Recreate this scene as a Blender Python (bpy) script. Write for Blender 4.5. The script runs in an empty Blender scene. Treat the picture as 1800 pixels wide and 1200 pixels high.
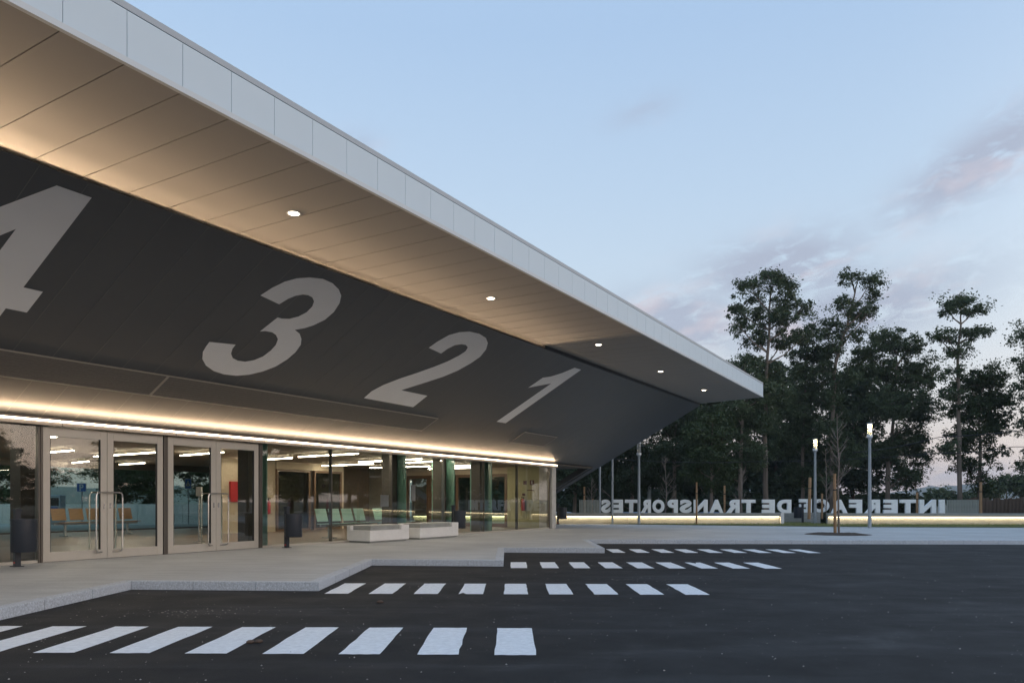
import bpy, bmesh, math, random
import numpy as np
from mathutils import Vector, Matrix
R = math.radians
SC = bpy.context.scene
COL = SC.collection

# ------------------------------------------------------------------ camera
cam_d = bpy.data.cameras.new('camera')
cam = bpy.data.objects.new('camera', cam_d); COL.objects.link(cam)
cam.location = (0, 0, 1.25); cam.rotation_euler = (R(90), 0, 0)
cam_d.sensor_width = 36.0; cam_d.lens = 26.2
cam_d.shift_y = 280/1800; cam_d.clip_start = .1; cam_d.clip_end = 9000
SC.camera = cam

# ------------------------------------------------------------------ render look
SC.render.engine = 'CYCLES'
SC.view_settings.view_transform = 'Standard'
SC.view_settings.look = 'None'
SC.view_settings.exposure = 0.95
SC.view_settings.gamma = 1.0
SC.view_settings.use_curve_mapping = False
cy = SC.cycles
cy.use_denoising = True
cy.max_bounces = 8; cy.transparent_max_bounces = 24
cy.diffuse_bounces = 4; cy.glossy_bounces = 4; cy.transmission_bounces = 4
cy.sample_clamp_indirect = 6.0
cy.caustics_reflective = False; cy.caustics_refractive = False

# ------------------------------------------------------------------ dusk sky
SUN_AZ = 112.0      # degrees clockwise from +Y: low in the west, right of the frame and a bit behind
SUN_EL = 1.5
def build_world():
    w = bpy.data.worlds.new('World'); SC.world = w; w.use_nodes = True
    nt = w.node_tree; N = nt.nodes; L = nt.links; N.clear()
    def nd(t, **k):
        n = N.new(t)
        for a, b in k.items(): setattr(n, a, b)
        return n
    def math_(op, a, b=None, c=None, clamp=False):
        n = nd('ShaderNodeMath', operation=op, use_clamp=clamp)
        for i, v in enumerate((a, b, c)):
            if v is None: continue
            if isinstance(v, (int, float)): n.inputs[i].default_value = v
            else: L.new(v, n.inputs[i])
        return n.outputs[0]
    def mix(f, a, b, bt='MIX'):
        n = nd('ShaderNodeMix', data_type='RGBA', blend_type=bt)
        for i, v in ((0, f), (6, a), (7, b)):
            if isinstance(v, (int, float)): n.inputs[i].default_value = v
            elif isinstance(v, tuple): n.inputs[i].default_value = (*v, 1)
            else: L.new(v, n.inputs[i])
        return n.outputs[2]
    tc = nd('ShaderNodeTexCoord'); sep = nd('ShaderNodeSeparateXYZ')
    L.new(tc.outputs['Generated'], sep.inputs[0])
    X, Y, Z = sep.outputs
    el = math_('ARCSINE', Z)                                 # radians
    az = math_('ARCTAN2', X, Y)
    eld = math_('MULTIPLY', el, 180/math.pi)
    azd = math_('MULTIPLY', az, 180/math.pi)
    # clear dusk gradient by elevation
    ramp = nd('ShaderNodeValToRGB'); L.new(math_('DIVIDE', eld, 90.0, clamp=True), ramp.inputs[0])
    cr = ramp.color_ramp
    stops = [(0, (.66, .56, .56)), (4, (.68, .60, .60)), (8, (.64, .65, .70)), (14, (.57, .66, .77)), (22, (.49, .61, .77)),
             (32, (.40, .54, .75)), (50, (.37, .53, .77)), (90, (.37, .54, .80))]
    while len(cr.elements) < len(stops): cr.elements.new(.5)
    for e, (d, c) in zip(cr.elements, stops): e.position = d/90; e.color = (c[0]*.505, c[1]*.525, c[2]*.54, 1)
    base = ramp.outputs[0]
    # physical sky of the low sun, added lightly
    sky = nd('ShaderNodeTexSky', sky_type='NISHITA', sun_disc=False, sun_elevation=R(SUN_EL), sun_rotation=R(SUN_AZ))
    nish = mix(1.0, sky.outputs[0], (.05, .05, .05), 'MULTIPLY')
    base = mix(1.0, base, nish, 'ADD')
    # after-glow of the sunset round the sun's azimuth
    sx, sy = math.sin(R(SUN_AZ)), math.cos(R(SUN_AZ))
    hd = math_('ADD', math_('MULTIPLY', X, sx), math_('MULTIPLY', Y, sy))
    g = math_('MULTIPLY', math_('POWER', math_('MAXIMUM', hd, 0.0), 2.0), math_('POWER', 2.718, math_('MULTIPLY', math_('POWER', math_('DIVIDE', eld, 26.0), 2.0), -1.0)))
    base = mix(1.0, base, mix(g, (0, 0, 0), (1.20, 1.02, .86)), 'ADD')
    # clouds
    comb = nd('ShaderNodeCombineXYZ')
    sl = math_('SUBTRACT', eld, math_('MULTIPLY', azd, .16))   # streaks rise to the right
    L.new(math_('MULTIPLY', azd, .15), comb.inputs[0]); L.new(math_('MULTIPLY', sl, .34), comb.inputs[1])
    def noise(sc, det, rough, off, dist=0.0):
        m = nd('ShaderNodeMapping'); L.new(comb.outputs[0], m.inputs[0]); m.inputs['Location'].default_value = off
        n = nd('ShaderNodeTexNoise'); n.inputs['Scale'].default_value = sc; n.inputs['Detail'].default_value = det
        n.inputs['Roughness'].default_value = rough; n.inputs['Distortion'].default_value = dist
        L.new(m.outputs[0], n.inputs['Vector']); return n.outputs[0]
    def blob(a0, e0, ra, re, tilt, amp):
        da = math_('SUBTRACT', azd, a0)
        de = math_('SUBTRACT', math_('SUBTRACT', eld, e0), math_('MULTIPLY', da, tilt))
        q = math_('ADD', math_('POWER', math_('DIVIDE', da, ra), 2.0), math_('POWER', math_('DIVIDE', de, re), 2.0))
        return math_('MULTIPLY', math_('POWER', 2.718, math_('MULTIPLY', q, -1.0)), amp)
    masks = [blob(32.0, 21.0, 5.0, 1.9, .42, 1.25), blob(19.5, 16.4, 5.5, 2.0, .08, 1.35), blob(10.5, 12.4, 6.5, 2.6, .10, 1.7),
             blob(24, 12.8, 8.0, 2.2, .16, 1.3), blob(22.3, 15.4, 4, 1.5, .0, .9), blob(-12, 25, 2, .9, .1, .5), blob(10, 27.2, 2.5, .9, .2, .45), blob(31, 1.8, 12, .7, 0, .5),
             blob(62, 14, 16, 3, .05, .7), blob(98, 9, 14, 2.4, .02, .7), blob(130, 16, 16, 3, -.05, .7),
             blob(-70, 14, 20, 3, .0, .7), blob(-130, 12, 24, 3, .0, .7), blob(175, 18, 20, 3, .0, .7)]
    cov = masks[0]
    for m in masks[1:]: cov = math_('MAXIMUM', cov, m)
    n1 = noise(2.9, 8, .64, (3.1, 7.7, 0), .5)
    dens = math_('MULTIPLY', cov, math_('MULTIPLY', math_('SUBTRACT', n1, .31), 5.0, clamp=True), clamp=True)
    n2 = noise(1.3, 3, .5, (11.3, 2.1, 4))
    pk = math_('MULTIPLY', math_('SUBTRACT', n2, .51), 5.0, clamp=True)
    ccol = mix(pk, (.225, .25, .315), (.36, .315, .345))
    col = mix(math_('MULTIPLY', dens, .85), base, ccol)
    # ground side of the dome
    col = mix(math_('MULTIPLY', math_('SUBTRACT', -0.005, Z), 30.0, clamp=True), col, (.10, .10, .10))
    bg = nd('ShaderNodeBackground'); bg.inputs[1].default_value = 1.0; L.new(col, bg.inputs[0])
    out = nd('ShaderNodeOutputWorld'); L.new(bg.outputs[0], out.inputs[0])
build_world()

# last soft light of the sun just at the horizon
sd = bpy.data.lights.new('sun', 'SUN'); so = bpy.data.objects.new('sun', sd); COL.objects.link(so)
sd.energy = .12; sd.angle = R(25); sd.color = (1, .80, .62)
d = Vector((math.sin(R(SUN_AZ))*math.cos(R(8)), math.cos(R(SUN_AZ))*math.cos(R(8)), math.sin(R(8))))
so.rotation_euler = d.to_track_quat('Z', 'Y').to_euler()

# ------------------------------------------------------------------ helpers
TH = math.atan2(789., 1310.)
FX, FY = math.sin(TH), math.cos(TH); NX, NY = FY, -FX
OX, OY = 1.695, 30.84
BROT = math.pi/2 - TH                         # building frame: local x = s along the front, local y = -n (into the building)
def l2w(s, n): return OX + s*FX + n*NX, OY + s*FY + n*NY
PV = .12                                      # pavement height
GZ = -.8                                      # lower ground beyond the planters

class MB:
    """collects shapes; build() links them as one mesh object"""
    def __init__(s): s.v = []; s.f = []; s.mi = []; s.m = 0
    def add(s, vs, fs):
        o = len(s.v); s.v += [tuple(p) for p in vs]
        for f in fs: s.f.append(tuple(i+o for i in f)); s.mi.append(s.m)
        return s
    def box(s, x0, x1, y0, y1, z0, z1):
        if x0 > x1: x0, x1 = x1, x0
        if y0 > y1: y0, y1 = y1, y0
        if z0 > z1: z0, z1 = z1, z0
        return s.add([(x0,y0,z0),(x1,y0,z0),(x1,y1,z0),(x0,y1,z0),(x0,y0,z1),(x1,y0,z1),(x1,y1,z1),(x0,y1,z1)],
              [(0,3,2,1),(4,5,6,7),(0,1,5,4),(1,2,6,5),(2,3,7,6),(3,0,4,7)])
    def hexa(s, b, t):                        # two quads
        return s.add(list(b)+list(t), [(0,3,2,1),(4,5,6,7),(0,1,5,4),(1,2,6,5),(2,3,7,6),(3,0,4,7)])
    def prism(s, poly, vec):                  # poly: 3-D ring, extruded along vec
        n = len(poly); v = Vector(vec)
        vs = [tuple(p) for p in poly] + [tuple(Vector(p)+v) for p in poly]
        fs = [tuple(range(n-1, -1, -1)), tuple(range(n, 2*n))] + [(i, (i+1) % n, n+(i+1) % n, n+i) for i in range(n)]
        return s.add(vs, fs)
    def tube(s, pts, r, seg=8, cap=True):
        pts = [Vector(p) for p in pts]; n = len(pts)
        rs = r if isinstance(r, (list, tuple)) else [r]*n
        vs = []; up = None
        for i, p in enumerate(pts):
            t = (pts[min(i+1, n-1)] - pts[max(i-1, 0)]).normalized()
            if up is None: up = Vector((0, 0, 1)) if abs(t.z) < .9 else Vector((1, 0, 0))
            a = t.cross(up).normalized(); b = a.cross(t).normalized(); up = b
            for k in range(seg):
                q = 2*math.pi*k/seg; vs.append(tuple(p + a*math.cos(q)*rs[i] + b*math.sin(q)*rs[i]))
        fs = [(i*seg+k, i*seg+(k+1) % seg, (i+1)*seg+(k+1) % seg, (i+1)*seg+k) for i in range(n-1) for k in range(seg)]
        if cap: fs += [tuple(range(seg-1, -1, -1)), tuple(range((n-1)*seg, n*seg))]
        return s.add(vs, fs)
    def lathe(s, prof, seg=20, c=(0, 0, 0), cap=True):
        vs = [(c[0]+r*math.cos(2*math.pi*k/seg), c[1]+r*math.sin(2*math.pi*k/seg), c[2]+z) for r, z in prof for k in range(seg)]
        n = len(prof)
        fs = [(i*seg+k, i*seg+(k+1) % seg, (i+1)*seg+(k+1) % seg, (i+1)*seg+k) for i in range(n-1) for k in range(seg)]
        if cap: fs += [tuple(range(seg-1, -1, -1)), tuple(range((n-1)*seg, n*seg))]
        return s.add(vs, fs)
    def mesh(s, name, mats):
        me = bpy.data.meshes.new(name); me.from_pydata(s.v, [], s.f)
        for m in (mats if isinstance(mats, (list, tuple)) else [mats]): me.materials.append(m)
        if any(s.mi): me.polygons.foreach_set('material_index', s.mi)
        me.update(); return me
    def build(s, name, mats, parent=None, bevel=0, smooth=False, loc=None, rz=0):
        o = bpy.data.objects.new(name, s.mesh(name, mats)); COL.objects.link(o)
        if parent is not None: o.parent = parent
        if loc is not None: o.location = loc
        if rz: o.rotation_euler.z = rz
        if smooth:
            o.data.polygons.foreach_set('use_smooth', [True]*len(o.data.polygons))
            o.data.set_sharp_from_angle(angle=R(40))
        if bevel:
            b = o.modifiers.new('bevel', 'BEVEL'); b.width = bevel; b.segments = 2; b.limit_method = 'ANGLE'
        return o

def tag(o, label=None, cat=None, group=None, kind=None):
    if label: o['label'] = label
    if cat: o['category'] = cat
    if group: o['group'] = group
    if kind: o['kind'] = kind
    return o
def thing(name, label, cat, loc=(0, 0, 0), rz=0, group=None):
    o = bpy.data.objects.new(name, None); COL.objects.link(o)
    o.empty_display_size = .2; o.location = loc; o.rotation_euler = (0, 0, rz)
    return tag(o, label, cat, group)
def share(o, name=None, parent=None, loc=None, rz=None):
    c = o.copy(); COL.objects.link(c)
    if parent is not None: c.parent = parent
    if loc is not None: c.location = loc
    if rz is not None: c.rotation_euler.z = rz
    return c
def dup(root, label=None, loc=None, rz=None, scale=None, group=None):
    c = root.copy(); COL.objects.link(c)
    if label: c['label'] = label
    if group: c['group'] = group
    if loc is not None: c.location = loc
    if rz is not None: c.rotation_euler.z = rz
    if scale is not None: c.scale = scale
    for ch in list(root.children):
        k = ch.copy(); COL.objects.link(k); k.parent = c
        for g in list(ch.children):
            q = g.copy(); COL.objects.link(q); q.parent = k
    return c

# ------------------------------------------------------------------ materials
def mat(name, color, rough=.6, metal=0.0, var=0.0, vscale=6.0, bump=0.0, bscale=60.0, spec=.5, emit=None, estr=0, stretch=None, detail=5, obj=True):
    m = bpy.data.materials.new(name); m.use_nodes = True
    nt = m.node_tree; N = nt.nodes; L = nt.links
    p = N['Principled BSDF']
    p.inputs['Base Color'].default_value = (*color, 1); p.inputs['Roughness'].default_value = rough
    p.inputs['Metallic'].default_value = metal; p.inputs['Specular IOR Level'].default_value = spec
    tc = N.new('ShaderNodeTexCoord'); src = tc.outputs['Object']
    if stretch:
        mp = N.new('ShaderNodeMapping'); mp.inputs['Scale'].default_value = stretch; L.new(src, mp.inputs[0]); src = mp.outputs[0]
    if var:
        n = N.new('ShaderNodeTexNoise'); n.inputs['Scale'].default_value = vscale; n.inputs['Detail'].default_value = detail; n.inputs['Roughness'].default_value = .6
        L.new(src, n.inputs['Vector'])
        r = N.new('ShaderNodeMapRange'); r.inputs[1].default_value = .3; r.inputs[2].default_value = .7
        r.inputs[3].default_value = 1-var; r.inputs[4].default_value = 1+var
        L.new(n.outputs[0], r.inputs[0])
        mx = N.new('ShaderNodeMix'); mx.data_type = 'RGBA'; mx.blend_type = 'MULTIPLY'; mx.inputs[0].default_value = 1
        mx.inputs[6].default_value = (*color, 1); L.new(r.outputs[0], mx.inputs[7])
        L.new(mx.outputs[2], p.inputs['Base Color'])
    if bump:
        n = N.new('ShaderNodeTexNoise'); n.inputs['Scale'].default_value = bscale; n.inputs['Detail'].default_value = 4
        L.new(src, n.inputs['Vector'])
        b = N.new('ShaderNodeBump'); b.inputs['Strength'].default_value = bump; b.inputs['Distance'].default_value = .01
        L.new(n.outputs[0], b.inputs['Height']); L.new(b.outputs[0], p.inputs['Normal'])
    if emit:
        p.inputs['Emission Color'].default_value = (*emit, 1); p.inputs['Emission Strength'].default_value = estr
    return m
def emat(name, color, strength):
    m = bpy.data.materials.new(name); m.use_nodes = True
    N = m.node_tree.nodes; N.clear()
    e = N.new('ShaderNodeEmission'); e.inputs[0].default_value = (*color, 1); e.inputs[1].default_value = strength
    o = N.new('ShaderNodeOutputMaterial'); m.node_tree.links.new(e.outputs[0], o.inputs[0]); return m
def glass(name, tint, ior=2.6, rough=0.0):
    m = bpy.data.materials.new(name); m.use_nodes = True
    nt = m.node_tree; N = nt.nodes; L = nt.links; N.clear()
    t = N.new('ShaderNodeBsdfTransparent'); t.inputs[0].default_value = (*tint, 1)
    g = N.new('ShaderNodeBsdfGlossy'); g.inputs['Roughness'].default_value = rough; g.inputs[0].default_value = (.95, .97, .96, 1)
    f = N.new('ShaderNodeFresnel'); f.inputs[0].default_value = ior
    geo = N.new('ShaderNodeNewGeometry'); L.new(geo.outputs['Normal'], f.inputs['Normal'])
    x = N.new('ShaderNodeMixShader'); L.new(f.outputs[0], x.inputs[0]); L.new(t.outputs[0], x.inputs[1]); L.new(g.outputs[0], x.inputs[2])
    o = N.new('ShaderNodeOutputMaterial'); L.new(x.outputs[0], o.inputs[0]); return m

WARM = (1.0, .68, .41)
M = {}
M['cladding_dark'] = mat('anthracite cladding', (.048, .054, .062), .42, .0, .06, .8, spec=.8)
M['joint'] = mat('painted edge glint', (.16, .16, .16), .4)  # lighter tone paints in the light that panel edges catch
M['soffit'] = mat('warm grey metal soffit', (.23, .222, .212), .5, .0, .06, .7, spec=.5)
M['fascia'] = mat('pale grey aluminium', (.60, .70, .765), .42, .0, .04, .5, .02, 3)
M['trim'] = mat('fascia trim', (.60, .64, .66), .4)
M['cap'] = mat('roof cap', (.42, .46, .49), .4)
M['shadow_gap'] = mat('black backing', (.012, .012, .013), .8)
M['number'] = mat('pale grey paint', (.84, .85, .86), .5, var=.03, vscale=1.5)
M['vent'] = mat('perforated vent metal', (.155, .148, .14), .45, .3, .25, 22, stretch=(1, 8, 8))
M['ventrim'] = mat('vent rim', (.42, .40, .37), .35, .5)
M['champagne'] = mat('champagne aluminium', (.52, .485, .43), .38, .25, .03, 4)
M['bronze'] = mat('bronze mullion', (.13, .115, .10), .35, .4)
M['rail'] = mat('brown rail metal', (.24, .20, .165), .4, .2)
M['steel'] = mat('brushed steel', (.62, .61, .59), .25, 1.0)
M['glass'] = glass('coated front glass', (.80, .83, .78), 1.95)
M['backglass'] = glass('green tinted glass', (.60, .76, .68), 1.6)
M['darkglass'] = glass('dark door glass', (.16, .20, .18), 1.9)
M['finedge'] = mat('green glass edge', (.20, .42, .34), .2)
M['concrete_post'] = mat('pale concrete', (.55, .54, .51), .8, var=.12, vscale=5, bump=.15)
M['beige'] = mat('beige plaster', (.50, .42, .31), .7, var=.04, vscale=2)
M['olive'] = mat('pale olive plaster', (.40, .38, .22), .7, var=.04, vscale=2)
M['ceil'] = mat('beige ceiling', (.34, .29, .22), .7, var=.04, vscale=1)
M['floor'] = mat('brown terrazzo', (.19, .145, .115), .35, var=.18, vscale=9)
M['column'] = mat('dark brown column', (.075, .062, .048), .5, var=.1, vscale=3)
M['timber'] = mat('brown timber', (.15, .088, .048), .45, var=.2, vscale=10, stretch=(6, 6, .6))
M['red'] = mat('red enamel', (.42, .015, .02), .35)
M['black'] = mat('black rubber', (.015, .015, .016), .5)
M['bin'] = mat('blue black powder coat', (.018, .024, .036), .42, var=.08, vscale=6, bump=.03, bscale=200)
M['bench'] = mat('white concrete', (.78, .77, .75), .65, var=.05, vscale=4, bump=.08, bscale=80)
M['seatwood'] = mat('seat plywood', (.36, .235, .12), .4, var=.12, vscale=8, stretch=(1, 1, 6))
M['seatteal'] = mat('pale green seat', (.36, .55, .48), .4)
M['galv'] = mat('galvanised steel', (.36, .40, .43), .45, .35, .08, 4)
M['white'] = mat('white paint', (.78, .78, .78), .5)
M['letter'] = mat('brushed letter steel', (.80, .85, .87), .48, .1, .10, 3, stretch=(1, 1, 6))
M['screen'] = mat('dull ribbed screen metal', (.27, .30, .28), .5, .2, .15, 5)
M['planter'] = mat('board marked concrete', (.32, .33, .31), .85, var=.14, vscale=3, bump=.2, bscale=30, stretch=(1, 1, 4))
M['stake'] = mat('peeled pine stake', (.33, .20, .105), .8, var=.25, vscale=6, stretch=(4, 4, .6))
M['twig'] = mat('bare grey bark', (.20, .165, .14), .9, var=.2, vscale=12)
M['bark'] = mat('eucalyptus bark', (.19, .15, .118), .9, var=.45, vscale=1.2, bump=.4, bscale=8, stretch=(2.5, 2.5, .5))
M['soil'] = mat('brown soil', (.05, .036, .026), .95, var=.3, vscale=9, bump=.8, bscale=30)
M['earth'] = mat('earth ground', (.085, .085, .055), .95, var=.4, vscale=.2)
M['hill'] = mat('wooded hill', (.035, .055, .035), .95, var=.4, vscale=.02)
M['bankwood'] = mat('weathered dark boards', (.085, .06, .043), .9, var=.55, vscale=2.2, stretch=(3, 3, .5))
M['blue'] = mat('blue sign face', (.01, .13, .50), .4)
M['pstone'] = mat('pebble', (.36, .34, .31), .8, var=.3, vscale=3)
M['leaf_litter'] = mat('dead leaf', (.10, .065, .045), .8, var=.3, vscale=20)
M['led'] = emat('warm led', (1.0, .80, .56), 7.0)
M['led_hidden'] = emat('warm led deep', WARM, 5)
M['tube'] = emat('interior tube light', (1.0, .86, .67), 30)
M['spot'] = emat('downlight lens', (1.0, .86, .66), 9)
M['lantern'] = emat('lantern led', (1.0, .80, .40), 16)
M['wallled'] = emat('planter led', (1.0, .78, .46), 4.0)
M['carblue'] = mat('blue grey car paint', (.17, .25, .36), .3, .3)
M['carwhite'] = mat('pale car paint', (.45, .52, .60), .3)
M['carglass'] = mat('car window', (.02, .025, .03), .1)
M['tyre'] = mat('tyre rubber', (.02, .02, .02), .8)
M['paper'] = mat('printed paper', (.55, .55, .62), .7)
M['cable'] = mat('black cable', (.02, .02, .025), .6)

def leafmat(name, c1, c2):
    m = bpy.data.materials.new(name); m.use_nodes = True
    nt = m.node_tree; N = nt.nodes; L = nt.links; N.clear()
    geo = N.new('ShaderNodeNewGeometry')
    tc = N.new('ShaderNodeTexCoord')
    n = N.new('ShaderNodeTexNoise'); n.inputs['Scale'].default_value = .55; n.inputs['Detail'].default_value = 3; L.new(tc.outputs['Object'], n.inputs['Vector'])
    a = N.new('ShaderNodeMath'); a.operation = 'MULTIPLY_ADD'; a.inputs[1].default_value = .45; L.new(geo.outputs['Random Per Island'], a.inputs[0])
    r = N.new('ShaderNodeMapRange'); r.inputs[1].default_value = .3; r.inputs[2].default_value = .7; r.inputs[3].default_value = 0; r.inputs[4].default_value = .55; L.new(n.outputs[0], r.inputs[0])
    L.new(r.outputs[0], a.inputs[2])
    mx = N.new('ShaderNodeMix'); mx.data_type = 'RGBA'; L.new(a.outputs[0], mx.inputs[0]); mx.inputs[6].default_value = (*c1, 1); mx.inputs[7].default_value = (*c2, 1)
    d = N.new('ShaderNodeBsdfDiffuse'); L.new(mx.outputs[2], d.inputs[0])
    t = N.new('ShaderNodeBsdfTranslucent'); L.new(mx.outputs[2], t.inputs[0])
    g = N.new('ShaderNodeBsdfGlossy'); g.inputs['Roughness'].default_value = .5; g.inputs[0].default_value = (.6, .6, .6, 1)
    x = N.new('ShaderNodeMixShader'); x.inputs[0].default_value = .25; L.new(d.outputs[0], x.inputs[1]); L.new(t.outputs[0], x.inputs[2])
    y = N.new('ShaderNodeMixShader'); y.inputs[0].default_value = .035; L.new(x.outputs[0], y.inputs[1]); L.new(g.outputs[0], y.inputs[2])
    o = N.new('ShaderNodeOutputMaterial'); L.new(y.outputs[0], o.inputs[0]); return m
M['leaf'] = leafmat('eucalyptus leaf', (.042, .066, .034), (.120, .158, .076))
M['leaf_light'] = leafmat('fresh green leaf', (.028, .048, .020), (.080, .110, .042))
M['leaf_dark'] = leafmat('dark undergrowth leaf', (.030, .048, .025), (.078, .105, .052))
M['grassblade'] = leafmat('grass blade', (.13, .17, .055), (.33, .35, .15))

def asphalt():
    m = bpy.data.materials.new('fresh asphalt'); m.use_nodes = True
    nt = m.node_tree; N = nt.nodes; L = nt.links; p = N['Principled BSDF']
    tc = N.new('ShaderNodeTexCoord')
    def noise(sc, det, rough=.6, stretch=None, rot=0):
        mp = N.new('ShaderNodeMapping'); L.new(tc.outputs['Object'], mp.inputs[0])
        if stretch: mp.inputs['Scale'].default_value = stretch
        mp.inputs['Rotation'].default_value = (0, 0, rot)
        n = N.new('ShaderNodeTexNoise'); n.inputs['Scale'].default_value = sc; n.inputs['Detail'].default_value = det; n.inputs['Roughness'].default_value = rough
        L.new(mp.outputs[0], n.inputs['Vector']); return n.outputs[0]
    def mr(v, a, b, c, d_):
        r = N.new('ShaderNodeMapRange'); r.inputs[1].default_value = a; r.inputs[2].default_value = b; r.inputs[3].default_value = c; r.inputs[4].default_value = d_
        L.new(v, r.inputs[0]); return r.outputs[0]
    def mul(a, b):
        x = N.new('ShaderNodeMath'); x.operation = 'MULTIPLY'; L.new(a, x.inputs[0]); L.new(b, x.inputs[1]); return x.outputs[0]
    big = mr(noise(.35, 4), .3, .7, .80, 1.25)
    grain = mr(noise(170, 2, .7), .3, .75, .55, 1.6)
    streak = mr(noise(.5, 5, .6, (.5, 3.2, 1), .22), .52, .74, 1.0, 2.3)
    v = mul(mul(big, grain), streak)
    # faint curved tyre scuffs
    brk = mr(noise(1.1, 4), .42, .62, 0.0, 1.0); fine_ = mr(noise(9, 3), .3, .7, .3, 1.3)
    sp_ = N.new('ShaderNodeSeparateXYZ'); L.new(tc.outputs['Object'], sp_.inputs[0])
    def m_(op, a, b):
        x = N.new('ShaderNodeMath'); x.operation = op
        for i, q in enumerate((a, b)):
            if isinstance(q, (int, float)): x.inputs[i].default_value = q
            else: L.new(q, x.inputs[i])
        return x.outputs[0]
    tot = None
    for (cx, cy_, r, w, am) in ((5.5, -3.5, 10.6, .16, .8), (5.3, -3.2, 12.4, .14, .7), (11, 2, 9.0, .18, .7), (11, 2, 10.9, .16, .6), (3.0, 24, 15.5, .2, .55), (3.2, 24, 13.6, .18, .55), (-4, -6, 14.6, .15, .6)):
        dx = m_('SUBTRACT', sp_.outputs[0], cx); dy = m_('SUBTRACT', sp_.outputs[1], cy_)
        rr = m_('SQRT', m_('ADD', m_('MULTIPLY', dx, dx), m_('MULTIPLY', dy, dy)), 0)
        q = m_('DIVIDE', m_('SUBTRACT', rr, r), w); g = m_('MULTIPLY', m_('POWER', 2.718, m_('MULTIPLY', m_('MULTIPLY', q, q), -1.0)), am)
        tot = g if tot is None else m_('ADD', tot, g)
    v = mul(v, m_('ADD', m_('MULTIPLY', m_('MULTIPLY', tot, brk), fine_), 1.0))
    mx = N.new('ShaderNodeMix'); mx.data_type = 'RGBA'; mx.blend_type = 'MULTIPLY'; mx.inputs[0].default_value = 1
    mx.inputs[6].default_value = (.0180, .0180, .0185, 1); L.new(v, mx.inputs[7]); L.new(mx.outputs[2], p.inputs['Base Color'])
    L.new(mr(noise(1.3, 4), .3, .7, .72, .9), p.inputs['Roughness']); p.inputs['Specular IOR Level'].default_value = .3
    b = N.new('ShaderNodeBump'); b.inputs['Strength'].default_value = .6; b.inputs['Distance'].default_value = .006
    L.new(noise(120, 3, .7), b.inputs['Height']); L.new(b.outputs[0], p.inputs['Normal'])
    return m
M['asphalt'] = asphalt()
def paving():
    m = bpy.data.materials.new('brushed concrete paving'); m.use_nodes = True
    nt = m.node_tree; N = nt.nodes; L = nt.links; p = N['Principled BSDF']
    tc = N.new('ShaderNodeTexCoord')
    def noise(sc, det, stretch=None, rot=0):
        mp = N.new('ShaderNodeMapping'); L.new(tc.outputs['Object'], mp.inputs[0])
        if stretch: mp.inputs['Scale'].default_value = stretch
        mp.inputs['Rotation'].default_value = (0, 0, rot)
        n = N.new('ShaderNodeTexNoise'); n.inputs['Scale'].default_value = sc; n.inputs['Detail'].default_value = det; n.inputs['Roughness'].default_value = .62
        L.new(mp.outputs[0], n.inputs['Vector']); return n.outputs[0]
    def mr(v, a, b, c, d_):
        r = N.new('ShaderNodeMapRange'); r.inputs[1].default_value = a; r.inputs[2].default_value = b; r.inputs[3].default_value = c; r.inputs[4].default_value = d_
        L.new(v, r.inputs[0]); return r.outputs[0]
    def mul(a, b):
        x = N.new('ShaderNodeMath'); x.operation = 'MULTIPLY'; L.new(a, x.inputs[0]); L.new(b, x.inputs[1]); return x.outputs[0]
    v = mul(mul(mr(noise(.45, 5), .3, .7, .86, 1.12), mr(noise(2.2, 6, (.35, 2.0, 1), .1), .3, .72, .86, 1.1)), mr(noise(90, 2), .3, .7, .85, 1.15))
    mx = N.new('ShaderNodeMix'); mx.data_type = 'RGBA'; mx.blend_type = 'MULTIPLY'; mx.inputs[0].default_value = 1
    mx.inputs[6].default_value = (.49, .495, .49, 1); L.new(v, mx.inputs[7]); L.new(mx.outputs[2], p.inputs['Base Color'])
    p.inputs['Roughness'].default_value = .7
    b = N.new('ShaderNodeBump'); b.inputs['Strength'].default_value = .25; b.inputs['Distance'].default_value = .004
    L.new(noise(70, 3), b.inputs['Height']); L.new(b.outputs[0], p.inputs['Normal'])
    return m
M['paving'] = paving()
M['granite'] = mat('speckled grey granite', (.50, .53, .57), .7, var=.35, vscale=55, bump=.25, bscale=90)
M['roadpaint'] = mat('white road paint', (.86, .87, .88), .6, var=.10, vscale=16, bump=.3, bscale=120)

# ------------------------------------------------------------------ ground
road = MB().add([(-70, -60, 0), (90, -60, 0), (90, 30, 0), (-70, 30, 0)], [(0, 1, 2, 3)]).build('road', M['asphalt'])
tag(road, kind='structure')
gr = MB().add([(-1800, -1800, GZ-.3), (1800, -1800, GZ-.3), (1800, 1800, GZ-.3), (-1800, 1800, GZ-.3)], [(0, 1, 2, 3)]).build('ground', M['earth'])
tag(gr, kind='structure')
lot = MB().add([(-60, 37.9, GZ), (80, 37.9, GZ), (80, 47, GZ), (-60, 47, GZ)], [(0, 1, 2, 3)]).build('parking_road', mat('pale bounce asphalt', (.17, .175, .18), .85, var=.2, vscale=1.5))  # lightened so the lot reflects more light up onto the leaning wall
tag(lot, kind='structure')

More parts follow.
